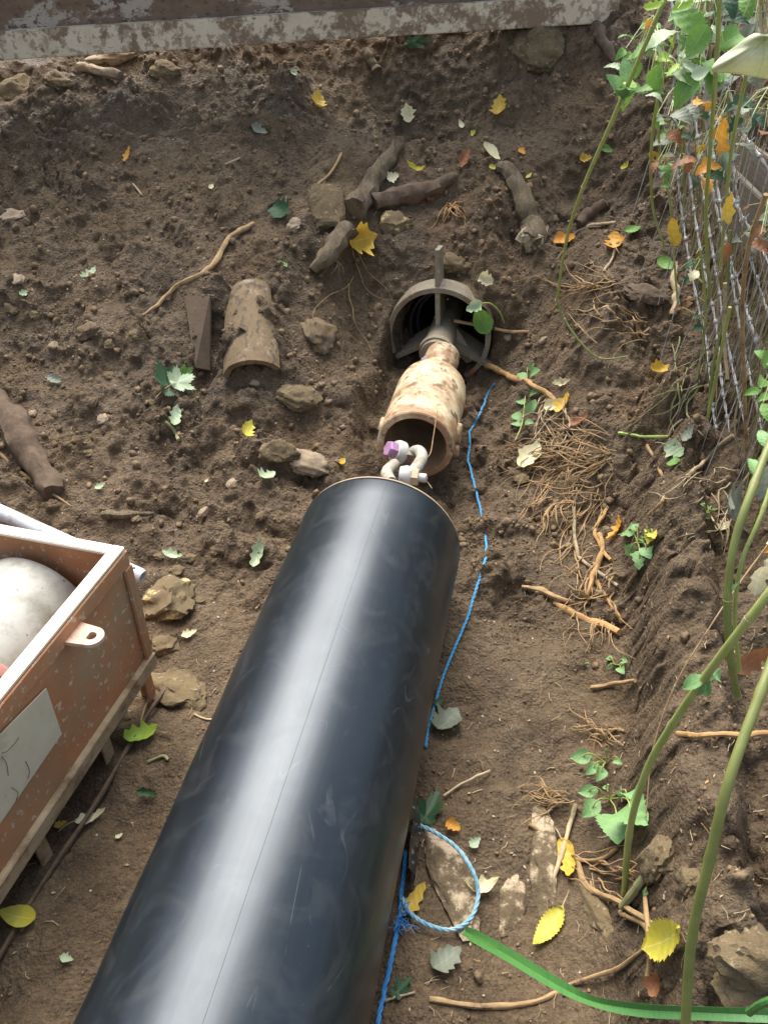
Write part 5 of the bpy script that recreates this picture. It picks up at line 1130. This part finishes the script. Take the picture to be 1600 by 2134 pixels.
WS = [
 ([(1420, 20, 2.6), (1362, 250, 2.6), (1358, 420, 2.7), (1385, 520, 2.7)], .0045, STEM, 'bent green stem left of the fence top'),
 ([(1355, 60, 2.7), (1368, 200, 2.7), (1375, 330, 2.7), (1395, 420, 2.7), (1402, 520, 2.7), (1412, 640, 2.65)], .004, STEM, 'green stem rising at the left side of the fence growth'),
 ([(1500, -20, 2.0), (1490, 160, 2.05), (1478, 320, 2.1), (1470, 460, 2.2), (1478, 620, 2.3)], .005, STEM, 'upright green stem in the middle of the fence growth'),
 ([(1555, 150, 1.9), (1525, 300, 1.95), (1512, 420, 2.0), (1500, 560, 2.05)], .004, STEM, 'yellowish green stem below the big pale leaf'),
 ([(1595, 405, 1.7), (1560, 510, 1.75), (1546, 640, 1.8), (1550, 800, 1.85), (1556, 1000, 1.9)], .005, ROOT, 'tan dead stem in front of the fence boards'),
 ([(1510, 590, 2.1), (1508, 700, 2.1), (1515, 790, 2.05)], .005, STRAW, 'short pale dead stem at the fence'),
 ([(1520, 640, 1.95), (1478, 850, 1.98), (1475, 870, 2.0)], .0045, STEM, 'short fresh green stem at the fence foot'),
 ([(1520, 480, 2.3), (1510, 640, 2.25), (1485, 760, 2.2), (1474, 880, 2.15)], .0045, STEMD, 'green stem behind the fence wires'),
]
for pts, r, m, lb in WS: tall([p for p in pts], r, m, lb, taper=.1)
def bush(cx, cy, Y, rx, ry, n, label, mats, sz=.055, seed=1, kind='serrate'):
    """a leafy weed: a stalk with toothed leaves in all directions"""
    rs = random.Random(seed); c = atY(cx, cy, Y); g = hit(cx + 12, min(1500, cy + ry + 110)); k = pxm(c)
    t = thing('leafy_weed', g, label, 'weed', 'weeds along the fence'); top = c + Vector((0, 0, ry * k))
    mb = MB(); path = smooth_path([g, g.lerp(top, .5) + Vector((.02, 0, 0)), top], 8); mb.tube(path, .0035, 8); obj('stem', mb, STEM, t)
    for i in range(n):
        a = atY(cx + rs.uniform(-rx, rx), cy + rs.uniform(-ry, ry), Y + rs.uniform(-.15, .15)); d = Vector((rs.uniform(-1, 1), rs.uniform(-1, .6), rs.uniform(-.8, .3))).normalized(); l = sz * rs.uniform(.6, 1.35)
        Z = Vector((rs.uniform(-.6, .6), rs.uniform(-.9, .1), 1)).normalized()
        place_leaf(a, a + d * l, rs.uniform(.55, .75), kind, L[rs.choice(mats)], Z, .4, -.4, t, 'leaf', i + seed * 40, 0, .001)
        q = min(path, key=lambda p: (p - a).length); s = MB(); s.tube([q, q.lerp(a, .5) + Vector((0, 0, .01)), a + d * l * .05], .0012, 5); obj('leaf_stalk', s, STEM, t)
bush(1345, 120, 2.45, 45, 75, 20, 'leafy nettle at top right just left of the fence', ['green', 'green', 'pale', 'lime'], .065, 2)
bush(1450, 60, 2.2, 55, 90, 20, 'pale leaved nettle at the top right corner', ['green', 'pale', 'green'], .085, 3)
bush(1560, 60, 2.6, 60, 90, 22, 'darker nettle behind the big pale leaf', ['green', 'grey', 'dark'], .08, 4)
bush(1400, 240, 2.75, 40, 60, 12, 'thin leaved weed below the top right nettle', ['green', 'grey'], .06, 5)
bush(1490, 300, 2.5, 50, 100, 18, 'brown leaved dying weed against the fence', ['brown', 'grey', 'dark', 'dark', 'orange'], .06, 6, 'torn')
bush(1580, 260, 2.3, 50, 70, 14, 'olive dying weed behind the hanging leaf', ['grey', 'dark', 'brown'], .06, 7, 'torn')
bush(1610, 780, 1.7, 40, 60, 8, 'small green weed at the right edge above the middle', ['green', 'green'], .05, 8)
bush(1400, 330, 2.7, 30, 60, 12, 'low mixed weed at the left edge of the fence growth', ['green', 'grey', 'brown'], .045, 11)
bush(1440, 600, 2.3, 30, 80, 12, 'wilted weed tangled low in the fence', ['brown', 'grey', 'cream', 'dark'], .04, 12, 'torn')
bush(1580, 480, 2.1, 40, 90, 12, 'dark withered weed in front of the boards', ['dark', 'brown', 'grey'], .045, 13, 'torn')
bush(1440, 1480, 1.35, 0, 0, 0, 'x', ['green']) if False else None
bush(1610, 1150, 1.5, 30, 90, 9, 'brown and yellow leaved weed at the right edge', ['orange', 'brown', 'cream'], .05, 9, 'torn')
FL = [(1405, 510, 1395, 450, 2.5, .5, 'yellow', 'orange yellow leaf caught low in the fence stems'), (1512, 465, 1518, 398, 1.95, .42, 'yellow', 'yellow leaf caught in front of the fence board'),
 (1428, 360, 1438, 325, 2.5, .6, 'brown', 'dark red brown leaf hanging in the fence'), (1500, 330, 1505, 240, 2.3, .35, 'orange', 'orange leaf hanging below the big pale leaf'),
 (1345, 60, 1362, 40, 2.2, .8, 'orange', 'small orange leaf behind the tall stem top'), (1452, 318, 1470, 300, 2.4, .7, 'yellow', 'small yellow leaf in the middle of fence growth'),
 (1535, 1395, 1615, 1345, 1.1, .45, 'brown', 'brown pointed leaf at the right edge below the middle'), (1590, 1030, 1600, 960, 1.3, .8, 'grey', 'round olive leaf at the right edge'), (1568, 1230, 1592, 1170, 1.3, .5, 'cream', 'cream curled leaf at the right edge'),
 (1340, 20, 1385, 5, 2.1, .5, 'lime', 'bright lime leaf at the top edge left of nettles'), (1400, 25, 1445, 5, 2.1, .6, 'lime', 'bright lime leaf at the top edge right of the tall stem'), (1505, 545, 1515, 500, 2.1, .5, 'brown', 'curled brown leaf in the fence wires')]
for (bx, by, tx, ty, Y, wr, m, lb) in FL: leaf(bx, by, tx, ty, wr, 'torn', m, lb, Y=Y, group='leaves caught along the fence', lift=0)
# the big pale papery leaf hanging at the right edge
def bigleaf():
    Y = 1.55; t = thing('hanging_leaf', atY(1595, 90, Y), 'big pale papery leaf hanging at the upper right edge', 'leaf')
    out = [(1472, 148), (1500, 120), (1535, 95), (1572, 62), (1590, 75), (1625, 60), (1680, 90), (1700, 150), (1650, 172), (1605, 166), (1560, 160), (1520, 152), (1490, 152)]
    c0 = atY(1590, 84, Y); vs = [c0]; rings = 6; uv = [(0, 0)]
    for q in range(1, rings + 1):
        for i, (x, y) in enumerate(out):
            f = q / rings; e = atY(x, y, Y); p = c0.lerp(e, f); a = 2 * math.pi * i / len(out); p += Vector((0, -1, .2)) * (.014 * math.sin(math.pi * f) + .010 * math.sin(a * 5 + f * 2) * f + .005 * math.sin(a * 11) * f); vs.append(p); uv.append((math.sin(a * 4) * .4 * f, f))
    n = len(out); fs = [(0, 1 + k, 1 + (k + 1) % n) for k in range(n)]
    for q in range(rings - 1):
        for k in range(n): a = 1 + q * n + k; b = 1 + q * n + (k + 1) % n; fs.append((a, b, b + n, a + n))
    mb = MB(); mb.add(vs, fs); bl = obj('leaf_blade', mb, L['bigpale'], t, uv=uv, sharp=180); m = bl.modifiers.new('s', 'SUBSURF'); m.levels = m.render_levels = 2; m2 = bl.modifiers.new('t', 'SOLIDIFY'); m2.thickness = .0006
    for dx in (0, 10, -8):
        s = MB(); s.tube(smooth_path([c0, atY(1592 + dx, 50, Y), atY(1600 + dx * 2, -20, Y)], 5), .0022, 6); obj('leaf_stalk', s, STRAW, t)
bigleaf()
leaf(1440, 165, 1478, 150, .9, 'serrate', 'pale', 'pale green toothed leaf left of the big papery leaf', .4, .3, Y=1.8, group=None)
leaf(1475, 50, 1430, 120, .75, 'serrate', 'green', 'long toothed green leaf hanging left of the papery leaf', .4, .3, Y=1.85, group=None)
litter()
